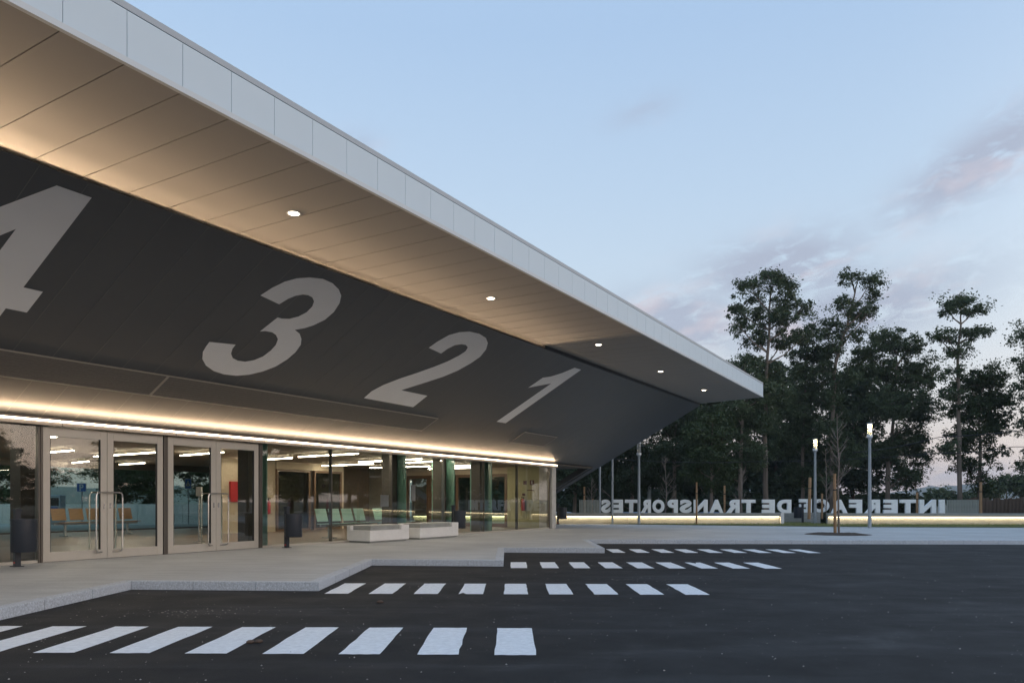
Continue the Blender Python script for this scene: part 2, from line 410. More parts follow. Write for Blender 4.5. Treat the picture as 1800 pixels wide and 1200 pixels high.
# pavement with saw-tooth kerb; EDGE runs along the outer kerb faces
EDGE = [(-8.05, -8), (-8.05, 6.75), (-5.37, 6.62), (-5.38, 10.53), (-2.69, 10.36), (-2.72, 14.47), (-.165, 14.24), (-.19, 18.09), (2.227, 17.9), (2.22, 21.88), (15, 21.45), (32, 20.9), (60, 20.0)]
KW = .16
def offset(poly, d):
    out = []
    for i, p in enumerate(poly):
        ns = []
        if i > 0: a, b = poly[i-1], p; ns.append((a, b))
        if i < len(poly)-1: a, b = p, poly[i+1]; ns.append((a, b))
        nn = []
        for a, b in ns:
            dx, dy = b[0]-a[0], b[1]-a[1]; l = math.hypot(dx, dy); nn.append((-dy/l, dx/l))
        if len(nn) == 1: out.append((p[0]+nn[0][0]*d, p[1]+nn[0][1]*d))
        else:
            k = 1 + nn[0][0]*nn[1][0] + nn[0][1]*nn[1][1]
            out.append((p[0]+(nn[0][0]+nn[1][0])*d/k, p[1]+(nn[0][1]+nn[1][1])*d/k))
    return out
INN = offset(EDGE, KW)
poly = INN + [(60, 36.6), (-60, 36.6), (-60, -8)]
pav = MB().prism([(x, y, -.9) for x, y in poly], (0, 0, .9+PV-.004)).build('pavement', M['paving'])
tag(pav, kind='structure')
random.seed(4)
first_kerb = {}
for i in range(len(EDGE)-1):
    a, b = Vector(EDGE[i]), Vector(EDGE[i+1]); ai, bi = Vector(INN[i]), Vector(INN[i+1])
    ln = (b-a).length; n = max(1, round(ln/1.0))
    if i == 0: n = 14
    for k in range(n):
        t0, t1 = k/n, (k+1)/n; e = .003/ln
        q = [a.lerp(b, t0+e), a.lerp(b, t1-e), ai.lerp(bi, t1-e), ai.lerp(bi, t0+e)]
        dz = random.uniform(-.003, .003)
        MB().hexa([(p.x, p.y, -.05) for p in q], [(p.x, p.y, PV+dz) for p in q]).build('kerb_stone', M['granite'], pav, bevel=.008)
# pale gutter line along the far kerb
g0, g1 = Vector((2.26, 21.80)), Vector((60, 19.92))
MB().add([(g0.x, g0.y-.10, .004), (g1.x, g1.y-.10, .004), (g1.x, g1.y-.02, .004), (g0.x, g0.y-.02, .004)], [(0, 1, 2, 3)]).build('gutter_line', mat('pale gutter mortar', (.40, .40, .40), .8, var=.2, vscale=3), road)

# zebra crossings between the bays
ZN = ['nearest zebra crossing, wide white bars at the bottom of the picture', 'zebra crossing beside the second kerb step, below the bench ends',
      'zebra crossing beside the third kerb step', 'farthest and thinnest zebra crossing, next to the far kerb']
for k, (xr, y0, y1, zp) in enumerate([(.195, 6.04, 7.32, .634), (2.637, 9.92, 11.18, .606), (4.99, 13.76, 15.1, .588), (7.42, 17.9, 19.2, .584)]):
    z = thing('zebra_crossing', ZN[k], 'zebra crossing', (xr, y0, 0), 0, 'zebra crossings between the bus bays')
    z['kind'] = 'thing'
    for j in range(9):
        x1 = -j*zp; x0 = x1-.53*zp
        sk = .0  # bars run away from the viewer
        r = lambda: random.uniform(-.006, .006)
        dy = (-x1)*.024
        if k in (1, 2, 3) and xr+x0 < EDGE[2*k+3-1][0]-.05: pass
        # ragged outline so that the paint has worn edges
        pts = []
        for (ax, ay, bx, by) in ((x0, 0, x1, 0), (x1, 0, x1, y1-y0), (x1, y1-y0, x0, y1-y0), (x0, y1-y0, x0, 0)):
            for q in range(6):
                t = q/6; pts.append((ax+(bx-ax)*t + r(), ay+(by-ay)*t + r() + dy, .004))
        if (k, j) in ((2, 2),): pts[13:16] = [(x1-.10, 1.30+dy, .004), (x1-.14, 1.08+dy, .004), (x1-.2, 1.32+dy, .004)]
        if (k, j) in ((1, 5),): pts[1:3] = [(x0+.05, .14+dy, .004), (x0+.10, .0+dy, .004)]
        MB().add(pts, [tuple(range(len(pts)))]).build('zebra_stripe', M['roadpaint'], z)

# ------------------------------------------------------------------ the station building
B = thing('bus_station', 'low bus station with dark leaning front, pale oversailing roof and glazed ground floor', 'bus station', (OX, OY, 0), BROT)
def P(s, n, z): return (s, -n, z)
Z0, T = 2.85, .54
def zi(n): return Z0 + T*n
ZS = 5.50
S_L = -31.4          # left end kept, beyond the frame
PITCH = .605; PH = -20.6
def pslab(mb, ring, thick):
    """ring of (s,n,z) in the leaning plane, thickness straight up and back"""
    return mb.prism([P(*q) for q in ring], (0, thick*.47, thick*.88))
# leaning front: one sheet per .605 m
k0 = math.floor((S_L-PH)/PITCH); s = PH + k0*PITCH
G = .006; GW = .0022
def lean_panel(s0, s1, n0, n1):
    mb = MB()
    ring = [(s0+GW, n0, zi(n0)), (s1-GW, n0, zi(n0)), (s1-GW, n1, zi(n1)), (s0+GW, n1, zi(n1))]
    return pslab(mb, ring, .02)
proto = None
while s < 4.7:
    s1 = min(s+PITCH, 4.75)
    if s1-s > PITCH-.01 and s1 < 3.9:
        if proto is None:
            proto = lean_panel(0, PITCH, -.14, 4.72).build('wall_panel', M['cladding_dark'], B, loc=(s, 0, 0))
        else: share(proto, parent=B, loc=(s, 0, 0))
    else:       # end panels also run down past the porch as the slanting leg
        n0 = -3.2 if s > 3.8 else -.14
        lean_panel(s, s1, n0, 4.72).build('wall_panel', M['cladding_dark'], B)
    s = s1
# added strips on the seams, paler to paint in light caught on edges
s = PH + k0*PITCH; proto = None
while s < 4.6:
    n0 = -3.2 if s > 3.9 else -.12
    if proto is None or n0 < -1:
        mb = MB(); pslab(mb, [(-.0035, n0, zi(n0)-.002), (.0035, n0, zi(n0)-.002), (.0035, 4.70, zi(4.70)-.002), (-.0035, 4.70, zi(4.70)-.002)], .004)
        o = mb.build('edge_glint_strip', M['joint'], B, loc=(s, 0, 0))
        if proto is None: proto = o
    else: share(proto, parent=B, loc=(s, 0, 0))
    s += PITCH
# backing behind the joints
mb = MB(); pslab(mb, [(S_L, -.1, zi(-.1)+.032), (4.7, -.1, zi(-.1)+.032), (4.7, 4.66, zi(4.66)+.032), (S_L, 4.66, zi(4.66)+.032)], .05)
pslab(mb, [(3.95, -3.2, zi(-3.2)+.032), (4.7, -3.2, zi(-3.2)+.032), (4.7, 0, zi(0)+.032), (3.95, 0, zi(0)+.032)], .22)
mb.build('wall_backing', M['cladding_dark'], B)
mb = MB().prism([P(4.712, -3.2, zi(-3.2)), P(4.712, 4.70, zi(4.70)), P(4.712, 4.70, ZS-.005), P(4.712, -.05, ZS-.005), P(4.712, -.05, 3.05), P(4.712, -3.2, zi(-3.2)+.26)], (.036, 0, 0))
mb.build('end_cladding', M['cladding_dark'], B)
# soffit panels, end cut on the skew
NF = 7.52          # outer face of the fascia
def s_end(n): return 4.80 - (n-4.70)*(4.80-4.16)/(NF-4.72)
proto = None; s = PH + k0*PITCH
while s < 4.8:
    a, b = s, s+PITCH
    if b < 3.7:
        if proto is None:
            proto = MB().box(G, PITCH-G, -(NF-.04), -4.40, ZS, ZS+.03).build('soffit_panel', M['soffit'], B, loc=(s, 0, 0))
        else: share(proto, parent=B, loc=(s, 0, 0))
    else:
        a0, a1 = min(a, s_end(4.4)), min(a, s_end(NF-.04)); b0, b1 = min(b, s_end(4.4)), min(b, s_end(NF-.04))
        if b0-a0 > .02:
            if a1 >= s_end(NF-.04)-.001:   # triangle piece
                nt = 4.70 + (4.80-a)*(NF-4.72)/(4.80-4.16)
                ring = [P(a0+G, 4.4, ZS), P(b0-G, 4.4, ZS), P(a+G, max(nt, 4.45), ZS)]
            else: ring = [P(a0+G, 4.4, ZS), P(b0-G, 4.4, ZS), P(b1-G, NF-.04, ZS), P(a1+G, NF-.04, ZS)]
            MB().prism(ring, (0, 0, .03)).build('soffit_panel', M['soffit'], B)
    s += PITCH
MB().prism([P(S_L, 4.3, ZS+.032), P(s_end(4.3)-.03, 4.3, ZS+.032), P(s_end(NF-.06)-.03, NF-.06, ZS+.032), P(S_L, NF-.06, ZS+.032)], (0, 0, .05)).build('soffit_backing', M['shadow_gap'], B)
# fascia
proto = None; s = PH + k0*PITCH; SE = s_end(NF-.02)
while s < SE-.02:
    b = min(s+PITCH, SE)
    if b-s > PITCH-.01:
        if proto is None: proto = MB().box(G*.5, PITCH-G*.5, -NF, -(NF-.025), ZS+.055, ZS+.512).build('fascia_panel', M['fascia'], B, loc=(s, 0, 0))
        else: share(proto, parent=B, loc=(s, 0, 0))
    else: MB().box(s+G*.5, b, -NF, -(NF-.025), ZS+.055, ZS+.512).build('fascia_panel', M['fascia'], B)
    s += PITCH
MB().box(S_L, SE+.004, -(NF+.012), -(NF-.038), ZS-.008, ZS+.052).build('drip_edge', M['trim'], B)
MB().box(S_L, SE-.01, -(NF-.03), -(NF-.10), ZS+.055, ZS+.54).build('fascia_backing', M['shadow_gap'], B)
MB().box(S_L, SE+.006, -NF, -(NF-.35), ZS+.522, ZS+.59).build('roof_cap', M['cap'], B)
# end face of the roof
MB().prism([P(SE, NF-.04, ZS), P(4.81, 4.7, ZS), P(4.81, 4.7, ZS+.5), P(SE, NF-.04, ZS+.5)], (.02, -.006, 0)).build('fascia_panel', M['fascia'], B)
MB().prism([P(S_L, NF-.36, ZS+.4), P(3.9, NF-.36, ZS+.4), P(4.8, 4.7, ZS+.4), P(4.8, -17.7, ZS+.4), P(3.7, -20.4, ZS+.4), P(S_L, -20.4, ZS+.4)], (0, 0, .06)).build('roof', M['cap'], B)
# rear canopy and leaning rear wall (seen through the glass)
mb = MB()
mb.prism([P(S_L, -13, 2.85), P(4.75, -13, 2.85), P(4.75, -17.72, ZS-.01), P(S_L, -17.72, ZS-.01)], (0, -.03, .06))
mb.prism([P(3.9, -9.8, 2.85-3.2*T), P(4.75, -9.8, 2.85-3.2*T), P(4.75, -12.99, 2.848), P(3.9, -12.99, 2.848)], (0, -.1, .2))
mb.build('rear_wall', M['cladding_dark'], B)
MB().box(S_L, 4.8, 17.4, 20.6, ZS, ZS+.05).build('rear_soffit', M['soffit'], B)
# porch ceiling beyond the end wall and ceiling/void above the hall
MB().box(.09, 3.9, .02, 13, 2.742, 2.80).build('porch_ceiling', M['column'], B)
MB().box(S_L, .0, .10, 13, 2.70, 2.76).build('ceiling', M['ceil'], B)
MB().box(S_L, .0, .02, 12.98, PV, PV+.012).build('hall_floor', M['floor'], B)

# ---- light rail over the glazing: housing with a bright slot and an up-facing strip behind
proto = None; RP = 1.17; s = -19.76 - 10*RP
while s < -.02:
    b = min(s+RP, 0.06)
    if proto is None or b-s < RP-.01:
        w_ = b-s
        mb = MB().box(.006, w_-.006, -.20, -.05, 2.63, 2.70)
        mb.box(.006, w_-.006, -.20, -.05, 2.735, 2.775)
        mb.box(.006, w_-.006, -.12, -.05, 2.70, 2.735)
        o = mb.build('light_rail', M['rail'], B, loc=(s, 0, 0))
        MB().box(.02, w_-.02, -.185, -.121, 2.7005, 2.7345).build('led_strip', M['led'], o)
        if proto is None: proto = o
    else:
        o = share(proto, parent=B, loc=(s, 0, 0))
        for c in proto.children: share(c, parent=o)
    s += RP
def area(name, loc_l, size, energy, target_l, color=WARM, spread=180):
    l = bpy.data.lights.new(name, 'AREA'); l.shape = 'RECTANGLE'; l.size = size[0]; l.size_y = size[1]; l.energy = energy; l.color = color; l.spread = R(spread)
    o = bpy.data.objects.new(name, l); COL.objects.link(o)
    p = Vector((*l2w(*loc_l[:2]), loc_l[2])); t = Vector((*l2w(*target_l[:2]), target_l[2]))
    z = (p-t).normalized(); x = Vector((FX, FY, 0)); y = z.cross(x).normalized()
    o.matrix_world = Matrix((( x.x, y.x, z.x, p.x), (x.y, y.y, z.y, p.y), (x.z, y.z, z.z, p.z), (0, 0, 0, 1)))
    return o
UP_E, COVE_E = 46, 8.5
for a, b in ((-31.4, -20.9), (-20.9, -10.4), (-10.4, .1)):
    area('cove_uplight', ((a+b)/2, .11, 2.783), (b-a, .05), UP_E, ((a+b)/2, .12, 3.4))
    area('led_output', ((a+b)/2, .215, 2.717), (b-a, .03), 19, ((a+b)/2, 1.1, 1.6), color=(1, .89, .76))
# soffit cove: a light channel on the top edge of the leaning wall, under the roof
CE = -9.4
MB().box(S_L, 4.68, -4.46, -4.40, zi(4.40)+.09, ZS-.002).build('slot_back', M['soffit'], B)
MB().box(CE+.03, 4.70, -4.726, -4.60, zi(4.72)+.012, ZS-.002).build('slot_closer', M['cladding_dark'], B)
# lensed strip: a wide lobe for the near metal, two narrow lobes that graze out to the fascia
# lensed strip: a wide lobe for the near metal, two narrow lobes that graze out to the fascia
for e_, sp_ in ((3.6, 70), (7.0, 22), (9.5, 8)):
    area('soffit_cove_light', ((S_L+CE)/2, 4.52, zi(4.72)+.045), (CE-S_L, .03), COVE_E*e_, ((S_L+CE)/2, 6.0, zi(4.72)+.057), spread=sp_)

# ---- numbers painted on the leaning front
NUM = {
'four': [[(-22.12,4.53),(-21.67,4.53),(-21.68,2.79),(-21.41,2.79),(-21.41,2.33),(-21.70,2.33),(-21.70,1.75),(-22.24,1.75),(-22.24,2.33),(-23.36,2.33),(-23.36,2.84)],
         [(-22.22,3.72),(-22.24,2.79),(-22.86,2.79)]],
'three': [[(-18.26,3.8),(-18.19,4.02),(-18.08,4.22),(-17.93,4.36),(-17.72,4.46),(-17.46,4.52),(-17.19,4.5),(-16.95,4.42),(-16.77,4.31),(-16.64,4.14),(-16.56,3.91),(-16.57,3.68),(-16.68,3.48),(-16.8,3.36),(-16.96,3.26),(-16.78,3.2),(-16.62,3.08),(-16.50,2.93),(-16.44,2.71),(-16.45,2.48),(-16.53,2.23),(-16.69,2.03),(-16.91,1.87),(-17.16,1.78),(-17.44,1.76),(-17.71,1.8),(-17.97,1.91),(-18.16,2.06),(-18.28,2.24),(-18.32,2.39),(-18.34,2.51),(-17.81,2.58),(-17.79,2.46),(-17.72,2.33),(-17.6,2.23),(-17.45,2.19),(-17.28,2.2),(-17.13,2.29),(-17.03,2.43),(-17.0,2.62),(-17.02,2.79),(-17.1,2.94),(-17.23,3.03),(-17.36,3.07),(-17.51,3.06),(-17.61,3.02),(-17.55,3.44),(-17.45,3.44),(-17.3,3.48),(-17.17,3.59),(-17.1,3.73),(-17.11,3.89),(-17.18,4.01),(-17.29,4.08),(-17.41,4.1),(-17.52,4.08),(-17.63,4.01),(-17.71,3.9),(-17.77,3.73)]],
'two': [[(-13.27,3.72),(-13.24,3.95),(-13.14,4.22),(-12.94,4.38),(-12.67,4.48),(-12.3,4.51),(-11.93,4.46),(-11.66,4.34),(-11.45,4.15),(-11.33,3.89),(-11.36,3.62),(-11.48,3.29),(-11.7,2.99),(-11.99,2.72),(-12.29,2.45),(-12.5,2.26),(-11.4,2.25),(-11.38,1.75),(-13.35,1.77),(-13.37,2.05),(-13.25,2.32),(-13.0,2.62),(-12.69,2.92),(-12.41,3.22),(-12.19,3.50),(-12.07,3.75),(-12.04,3.93),(-12.12,4.05),(-12.28,4.1),(-12.44,4.08),(-12.6,4.0),(-12.68,3.84),(-12.7,3.66)]],
'one': [[(-7.06,4.48),(-6.63,4.49),(-6.58,1.74),(-7.13,1.74),(-7.11,3.71),(-7.5,3.52),(-7.88,3.33),(-7.86,3.82),(-7.58,3.94),(-7.29,4.18)]],
}
DIG = {'four': '4', 'three': '3', 'two': '2', 'one': '1'}
for nm, loops in NUM.items():
    c = bpy.data.curves.new('n', 'CURVE'); c.dimensions = '2D'; c.fill_mode = 'BOTH'
    for lp in loops:
        sp = c.splines.new('POLY'); sp.points.add(len(lp)-1); sp.use_cyclic_u = True
        for q, (a, b) in zip(sp.points, lp): q.co = (a, b, 0, 1)
    tmp = bpy.data.objects.new('n', c); COL.objects.link(tmp)
    me0 = bpy.data.meshes.new_from_object(tmp.evaluated_get(bpy.context.evaluated_depsgraph_get()))
    bpy.data.objects.remove(tmp)
    vs = [P(v.co.x, v.co.y, zi(v.co.y)-.006) for v in me0.vertices]
    o = MB().add(vs, [tuple(p.vertices) for p in me0.polygons]).build('painted_number', M['number'], B)
    o['label'] = 'big pale grey painted number ' + DIG[nm]
# ---- ventilation grilles set in the leaning front
for (a, b) in ((-31.0, -23.05), (-23.04, -18.47), (-18.46, -9.88), (-4.88, -2.44)):
    mb = MB()
    def fr(s0, s1, n0, n1, lift, th): pslab(mb, [(s0, n0, zi(n0)-lift), (s1, n0, zi(n0)-lift), (s1, n1, zi(n1)-lift), (s0, n1, zi(n1)-lift)], th)
    fr(a+.02, b-.02, .90, 1.46, .008, .006)
    g_ = mb.build('vent_grille', M['vent'], B)
    mb = MB(); fr(a, b, .87, .89, .018, .016); fr(a, b, 1.47, 1.49, .018, .016); fr(b-.02, b, .892, 1.468, .018, .016); fr(a, a+.02, .892, 1.468, .018, .016)
    mb.build('vent_frame', M['ventrim'], g_)
    n = int((b-a)/.0) if False else 0
    mb = MB()
    for q in range(9):
        m_ = .93 + q*.062; fr(a+.03, b-.03, m_, m_+.016, .014, .006)
    o = mb.build('vent_slats', M['vent'], g_); o['kind'] = 'stuff'

# ---- glazing
def pane(s0, s1, z0=PV+.05, z1=2.63):
    return MB().add([P(s0, .0, z0), P(s1, .0, z0), P(s1, .0, z1), P(s0, .0, z1)], [(0, 1, 2, 3)])
def frame_box(mb, s0, s1, n0, n1, z0, z1): mb.box(s0, s1, -n1, -n0, z0, z1)
cuts = [-31.0, -28.6, -26.2, -23.8, -21.6, -20.09]
for a, b in zip(cuts[:-1], cuts[1:]): pane(a, b).build('glass_pane', M['glass'], B)
cuts2 = [-15.0, -12.66, -10.19, -7.57, -5.2, -2.87, -.30]
for a, b in zip(cuts2[:-1], cuts2[1:]): pane(a, b).build('glass_pane', M['glass'], B)
for c in cuts[1:-1] + cuts2[1:-1]:
    mb = MB(); frame_box(mb, c-.012, c+.012, -.10, .008, PV+.05, 2.63); mb.build('mullion', M['bronze'], B)
for c, w_ in ((-20.07, .035), (-17.56, .045), (-15.06, .045)):
    mb = MB()
    frame_box(mb, c-w_, c-.006, -.08, .05, PV, 2.63); frame_box(mb, c+.006, c+w_, -.08, .05, PV, 2.63); frame_box(mb, c-.006, c+.006, -.08, .02, PV, 2.63)
    mb.build('mullion', M['bronze'], B)
mb = MB(); frame_box(mb, -.36, -.30, -.10, .03, PV, 2.63); mb.build('mullion', M['bronze'], B)
for a, b in ((-31, -20.11), (-15.01, -.37)):
    mb = MB(); frame_box(mb, a, b, -.08, .03, PV-.002, PV+.05); mb.build('window_sill', M['champagne'], B)
# concrete end fin
MB().box(-.28, .05, -.12, .50, PV, 2.735).build('end_post', M['concrete_post'], B, bevel=.01)

def door_leaf(s0, s1, hinge):
    d_ = bpy.data.objects.new('door', None); COL.objects.link(d_); d_.parent = B; d_.location = (s0, 0, 0)
    w_ = s1-s0; z0, z1 = PV+.012, 2.615; mb = MB()
    st = .125
    mb.box(0, st, -.035, .03, z0, z1); mb.box(w_-st, w_, -.035, .03, z0, z1)
    mb.box(st, w_-st, -.035, .03, z0, z0+.17); mb.box(st, w_-st, -.035, .03, z1-.17, z1)
    mb.build('door_frame', M['champagne'], d_, bevel=.004)
    MB().add([(st, -.0, z0+.17), (w_-st, -.0, z0+.17), (w_-st, -.0, z1-.17), (st, -.0, z1-.17)], [(0, 1, 2, 3)]).build('glass_pane', M['glass'], d_)
    mb = MB()          # rubber glazing bead
    mb.box(st, st+.012, -.028, .02, z0+.17, z1-.17); mb.box(w_-st-.012, w_-st, -.028, .02, z0+.17, z1-.17)
    mb.build('glazing_bead', M['black'], d_)
    # bow handle on the closing edge: out along the top, down, back at the foot
    e = w_ if hinge == 'l' else 0; sg = -1 if hinge == 'l' else 1
    for side in (1, -1):
        y = -.035 if side == 1 else .03
        o_ = -.085*side
        pts = [(e+sg*.03, y, 1.42), (e+sg*.03, y+o_, 1.42), (e+sg*.20, y+o_, 1.42), (e+sg*.235, y+o_, 1.405), (e+sg*.255, y+o_, 1.37), (e+sg*.26, y+o_, 1.30), (e+sg*.26, y+o_, .36), (e+sg*.255, y+o_, .29), (e+sg*.235, y+o_*.9, .262), (e+sg*.20, y+o_*.5, .25), (e+sg*.10, y, .25)]
        MB().tube(pts, .016, 8).build('handle', M['steel'], d_, smooth=True)
    MB().box(e+sg*.045, e+sg*.075, -.042, -.034, 1.10, 1.21).build('lock', M['steel'], d_)
    return d_
DC = [(-20.02, -17.62), (-17.50, -15.12)]
for a, b in DC:
    c = (a+b)/2
    door_leaf(a, c-.004, 'l'); door_leaf(c+.004, b, 'r')
    mb = MB(); mb.box(a, b, -.03, .03, PV, PV+.01); mb.build('door_sill', M['steel'], B)

# ---- hall interior, all parts of the building
pl = MB()
pl.box(-10.93, -8.42, 7.0, 7.25, PV+.012, 2.70)
pl.build('core_wall', M['beige'], B)
mb = MB(); mb.box(-8.41, -1.6, 8.6, 8.7, PV+.012, 2.70); mb.build('rear_partition', mat('mid brown panelling', (.16, .125, .09), .6, var=.08, vscale=3), B)
mb = MB(); mb.box(-31, -1.5, 12.98, 13.04, 2.45, 2.76); mb.box(-31, -1.5, 12.98, 13.04, PV-.01, PV+.06)
for q in range(13): mb.box(-30.9+q*2.45, -30.84+q*2.45, 12.97, 13.05, PV+.061, 2.449)
mb.build('rear_frame', M['bronze'], B)
for q in range(12): MB().add([P(-30.83+q*2.45, -13.0, PV+.06), P(-28.46+q*2.45, -13.0, PV+.06), P(-28.46+q*2.45, -13.0, 2.45), P(-30.83+q*2.45, -13.0, 2.45)], [(0, 1, 2, 3)]).build('rear_pane', M['backglass'], B)
# dark glazed doors beside the core wall
for a, b in ((-8.40, -6.75), (-6.55, -5.05)):
    d_ = bpy.data.objects.new('inner_door', None); COL.objects.link(d_); d_.parent = B
    mb = MB(); mb.box(a, a+.08, 6.95, 7.05, PV+.012, 2.42); mb.box(b-.08, b, 6.95, 7.05, PV+.012, 2.42); mb.box(a+.08, b-.08, 6.95, 7.05, 2.34, 2.42); mb.box(a+.08, b-.08, 6.95, 7.05, PV+.012, PV+.09)
    mb.build('door_frame', M['timber'], d_)
    MB().add([P(a+.08, -7.0, PV+.09), P(b-.08, -7.0, PV+.09), P(b-.08, -7.0, 2.34), P(a+.08, -7.0, 2.34)], [(0, 1, 2, 3)]).build('glass_pane', M['darkglass'], d_)
mb = MB(); mb.box(-8.40, -4.95, 6.96, 7.04, 2.425, 2.70); mb.box(-5.04, -4.95, 6.96, 7.04, PV+.012, 2.42); mb.build('lintel', M['beige'], B)
# end wall: olive plaster, then timber framed doors to the porch
mb = MB(); mb.box(-.02, .06, .51, 2.2, PV, 2.70); mb.build('end_wall', M['olive'], B)
mb = MB(); mb.box(-.02, .06, 2.2, 13, 2.42, 2.70); mb.build('end_lintel', M['beige'], B)
for n0, n1 in ((2.22, 3.55), (3.57, 4.9), (5.1, 6.4), (6.42, 7.7)):
    d_ = bpy.data.objects.new('porch_door', None); COL.objects.link(d_); d_.parent = B
    mb = MB(); mb.box(-.03, .05, n0, n0+.12, PV+.012, 2.41); mb.box(-.03, .05, n1-.12, n1, PV+.012, 2.41); mb.box(-.03, .05, n0+.12, n1-.12, 2.29, 2.41); mb.box(-.03, .05, n0+.12, n1-.12, PV+.012, PV+.16)
    mb.build('door_frame', M['timber'], d_)
    MB().add([(.01, n0+.12, PV+.16), (.01, n1-.12, PV+.16), (.01, n1-.12, 2.29), (.01, n0+.12, 2.29)], [(0, 1, 2, 3)]).build('glass_pane', M['backglass'], d_)
    MB().tube([(-.03, n1-.2, 1.3), (-.09, n1-.2, 1.3), (-.09, n1-.2, .5), (-.03, n1-.2, .5)], .014, 6).build('handle', M['steel'], d_)
mb = MB(); mb.box(-.02, .06, 7.72, 13, PV+.012, 2.41); mb.build('end_wall', M['beige'], B)
# columns with a green glass fin beside each
for c in (-19.95, -14.75, -9.35, -6.75, -4.4):
    mb = MB(); mb.box(c-.14, c+.14, .62, 1.0, PV+.012, 2.70); o = mb.build('column', M['column'], B)
    mb = MB(); mb.box(c+.16, c+.19, .30, 1.25, PV+.012, 2.70); mb.build('glass_fin', M['finedge'], o)

# ---- ceiling lamps of the hall (seen through the glass)
lampL = [((-18.82, -2.6), (-18.7, -1.0)), ((-14.32, -8.31), (-14.58, -4.6)), ((-12.54, -12.8), (-12.88, -11.2)), ((-16.0, -8.5), (-16.2, -6.0)), ((-10.98, -12.5), (-11.2, -10.62)), ((-13.26, -5.6), (-13.61, -3.2)),
         ((-10.29, -6.7), (-10.66, -3.7)), ((-10.98, -3.05), (-11.21, -.4)), ((-7.7, -3.6), (-8.13, -.5)), ((-4.0, -6.4), (-3.9, -3.4)), ((-6.3, -6.8), (-6.5, -4.0)), ((-6.4, -2.75), (-6.9, -.5)), ((-3.45, -3.6), (-3.65, -1.2)), ((-1.9, -5.0), (-2.0, -2.5)), ((-22, -6), (-22.1, -3))]
lampN = ['short ceiling tube just inside the first door leaf', 'long ceiling tube across the middle of the double doors', 'far ceiling tube near the rear glazing', 'ceiling tube deep behind the first door pair', 'ceiling tube beside the left edge of the core wall',
         'ceiling tube behind the second door pair', 'ceiling tube in front of the beige core wall', 'bright long ceiling tube just behind the pane above the first litter bin', 'long ceiling tube behind the panes above the two white benches', 'ceiling tube deep behind the right panes', 'low looking ceiling tube beside the dark column', 'ceiling tube close to the glass right of the dark column', 'ceiling tube above the timber porch doors', 'ceiling tube nearest the olive end wall', 'ceiling tube behind the leftmost pane']
for (a, b), nm in zip(lampL, lampN):
    p0 = Vector((*l2w(*a), 2.62)); p1 = Vector((*l2w(*b), 2.62)); dv = p1-p0; ln = dv.length
    t = thing('ceiling_lamp', nm, 'ceiling lamp', tuple((p0+p1)/2), math.atan2(dv.y, dv.x), 'tube lamps under the hall ceiling')
    MB().box(-ln/2, ln/2, -.03, .03, .0, .05).build('housing', M['champagne'], t)
    MB().box(-ln/2+.01, ln/2-.01, -.026, .026, -.02, -.001).build('diffuser', M['tube'], t)
    MB().tube([(-ln/3, 0, .05), (-ln/3, 0, .08)], .008, 6).tube([(ln/3, 0, .05), (ln/3, 0, .08)], .008, 6).build('hanger', M['steel'], t)

# ---- downlights in the soffit
for s_, nm in ((-24.8, 'round soffit downlight out past the big number 4'), (-19.51, 'round soffit downlight above the number 3, largest of the lit discs'), (-14.11, 'second largest lit soffit downlight, above the gap between 3 and 2'), (-8.68, 'third soffit downlight from the roof tip, above the number 1'),
               (-3.78, 'soffit downlight just left of the smallest one at the roof tip'), (1.05, 'smallest round soffit downlight, nearest the roof tip')):
    x, y = l2w(s_, 6.0)
    t = thing('downlight', nm, 'downlight', (x, y, ZS), BROT, 'downlights in the roof soffit')
    mb = MB().lathe([(.105, -.003), (.105, -.001), (.076, -.001), (.076, -.003)], 28, cap=False)
    mb.add([], []); mb.build('trim_ring', M['white'], t, smooth=True)
    MB().lathe([(.077, -.003), (.077, -.0015)], 28).build('lens', M['spot'], t)
    l = bpy.data.lights.new('downlight_lamp', 'AREA'); l.shape = 'DISK'; l.size = .2; l.energy = 6; l.color = (1, .82, .6); l.spread = R(110)
    lo = bpy.data.objects.new('downlight_lamp', l); COL.objects.link(lo); lo.parent = t; lo.location = (0, 0, -.02)

# ------------------------------------------------------------------ things at the front
def make_bin(label, x, y, rz, arm=1):
    t = thing('litter_bin', label, 'litter bin', (x, y, PV), rz, 'dark litter bins on posts')
    MB().box(-.045, .045, -.045, .045, 0, 1.0).build('post', M['bin'], t, bevel=.006)
    MB().box(-.075, .075, -.05, .05, .96, .985).build('post_cap', M['bin'], t)
    MB().box(-.08, .08, -.08, .08, 0, .012).build('foot_plate', M['bin'], t)
    cx = arm*.235
    body = MB().lathe([(.185, .27), (.192, .262), (.20, .28), (.20, .80), (.206, .802), (.206, .822), (.19, .822), (.186, .81), (.184, .30)], 32, (cx, -.0, 0))
    b = body.build('bin_body', M['bin'], t, smooth=True)
    MB().box(arm*.045-.001 if arm > 0 else -.06, arm*.06 if arm > 0 else -.044, -.03, .03, .40, .72).build('bracket', M['bin'], t)
    MB().add([(-.03, -.0465, .055), (.03, -.0465, .055), (.03, -.0465, .085), (-.03, -.0465, .085)], [(0, 1, 2, 3)]).build('sticker', M['red'], t)
    return t
BR = math.atan2(NY, NX)
x, y = l2w(-20.68, .50); b0 = make_bin('largest dark litter bin, on a post left of the first glass door', x, y, BR)
x, y = l2w(-14.65, .48); dup(b0, 'dark litter bin on a post right of the second pair of glass doors', (x, y, PV))
x, y = l2w(-7.81, .53); dup(b0, 'dark litter bin on a post just behind the end of the farther white bench', (x, y, PV))
dup(b0, 'small dark litter bin on a post beyond the white end post of the glazing', (2.22, 36.0, PV), rz=-.3)
dup(b0, 'small dark litter bin in the gap between the two lit planter walls', (14.78, 37.9, PV), rz=math.pi)

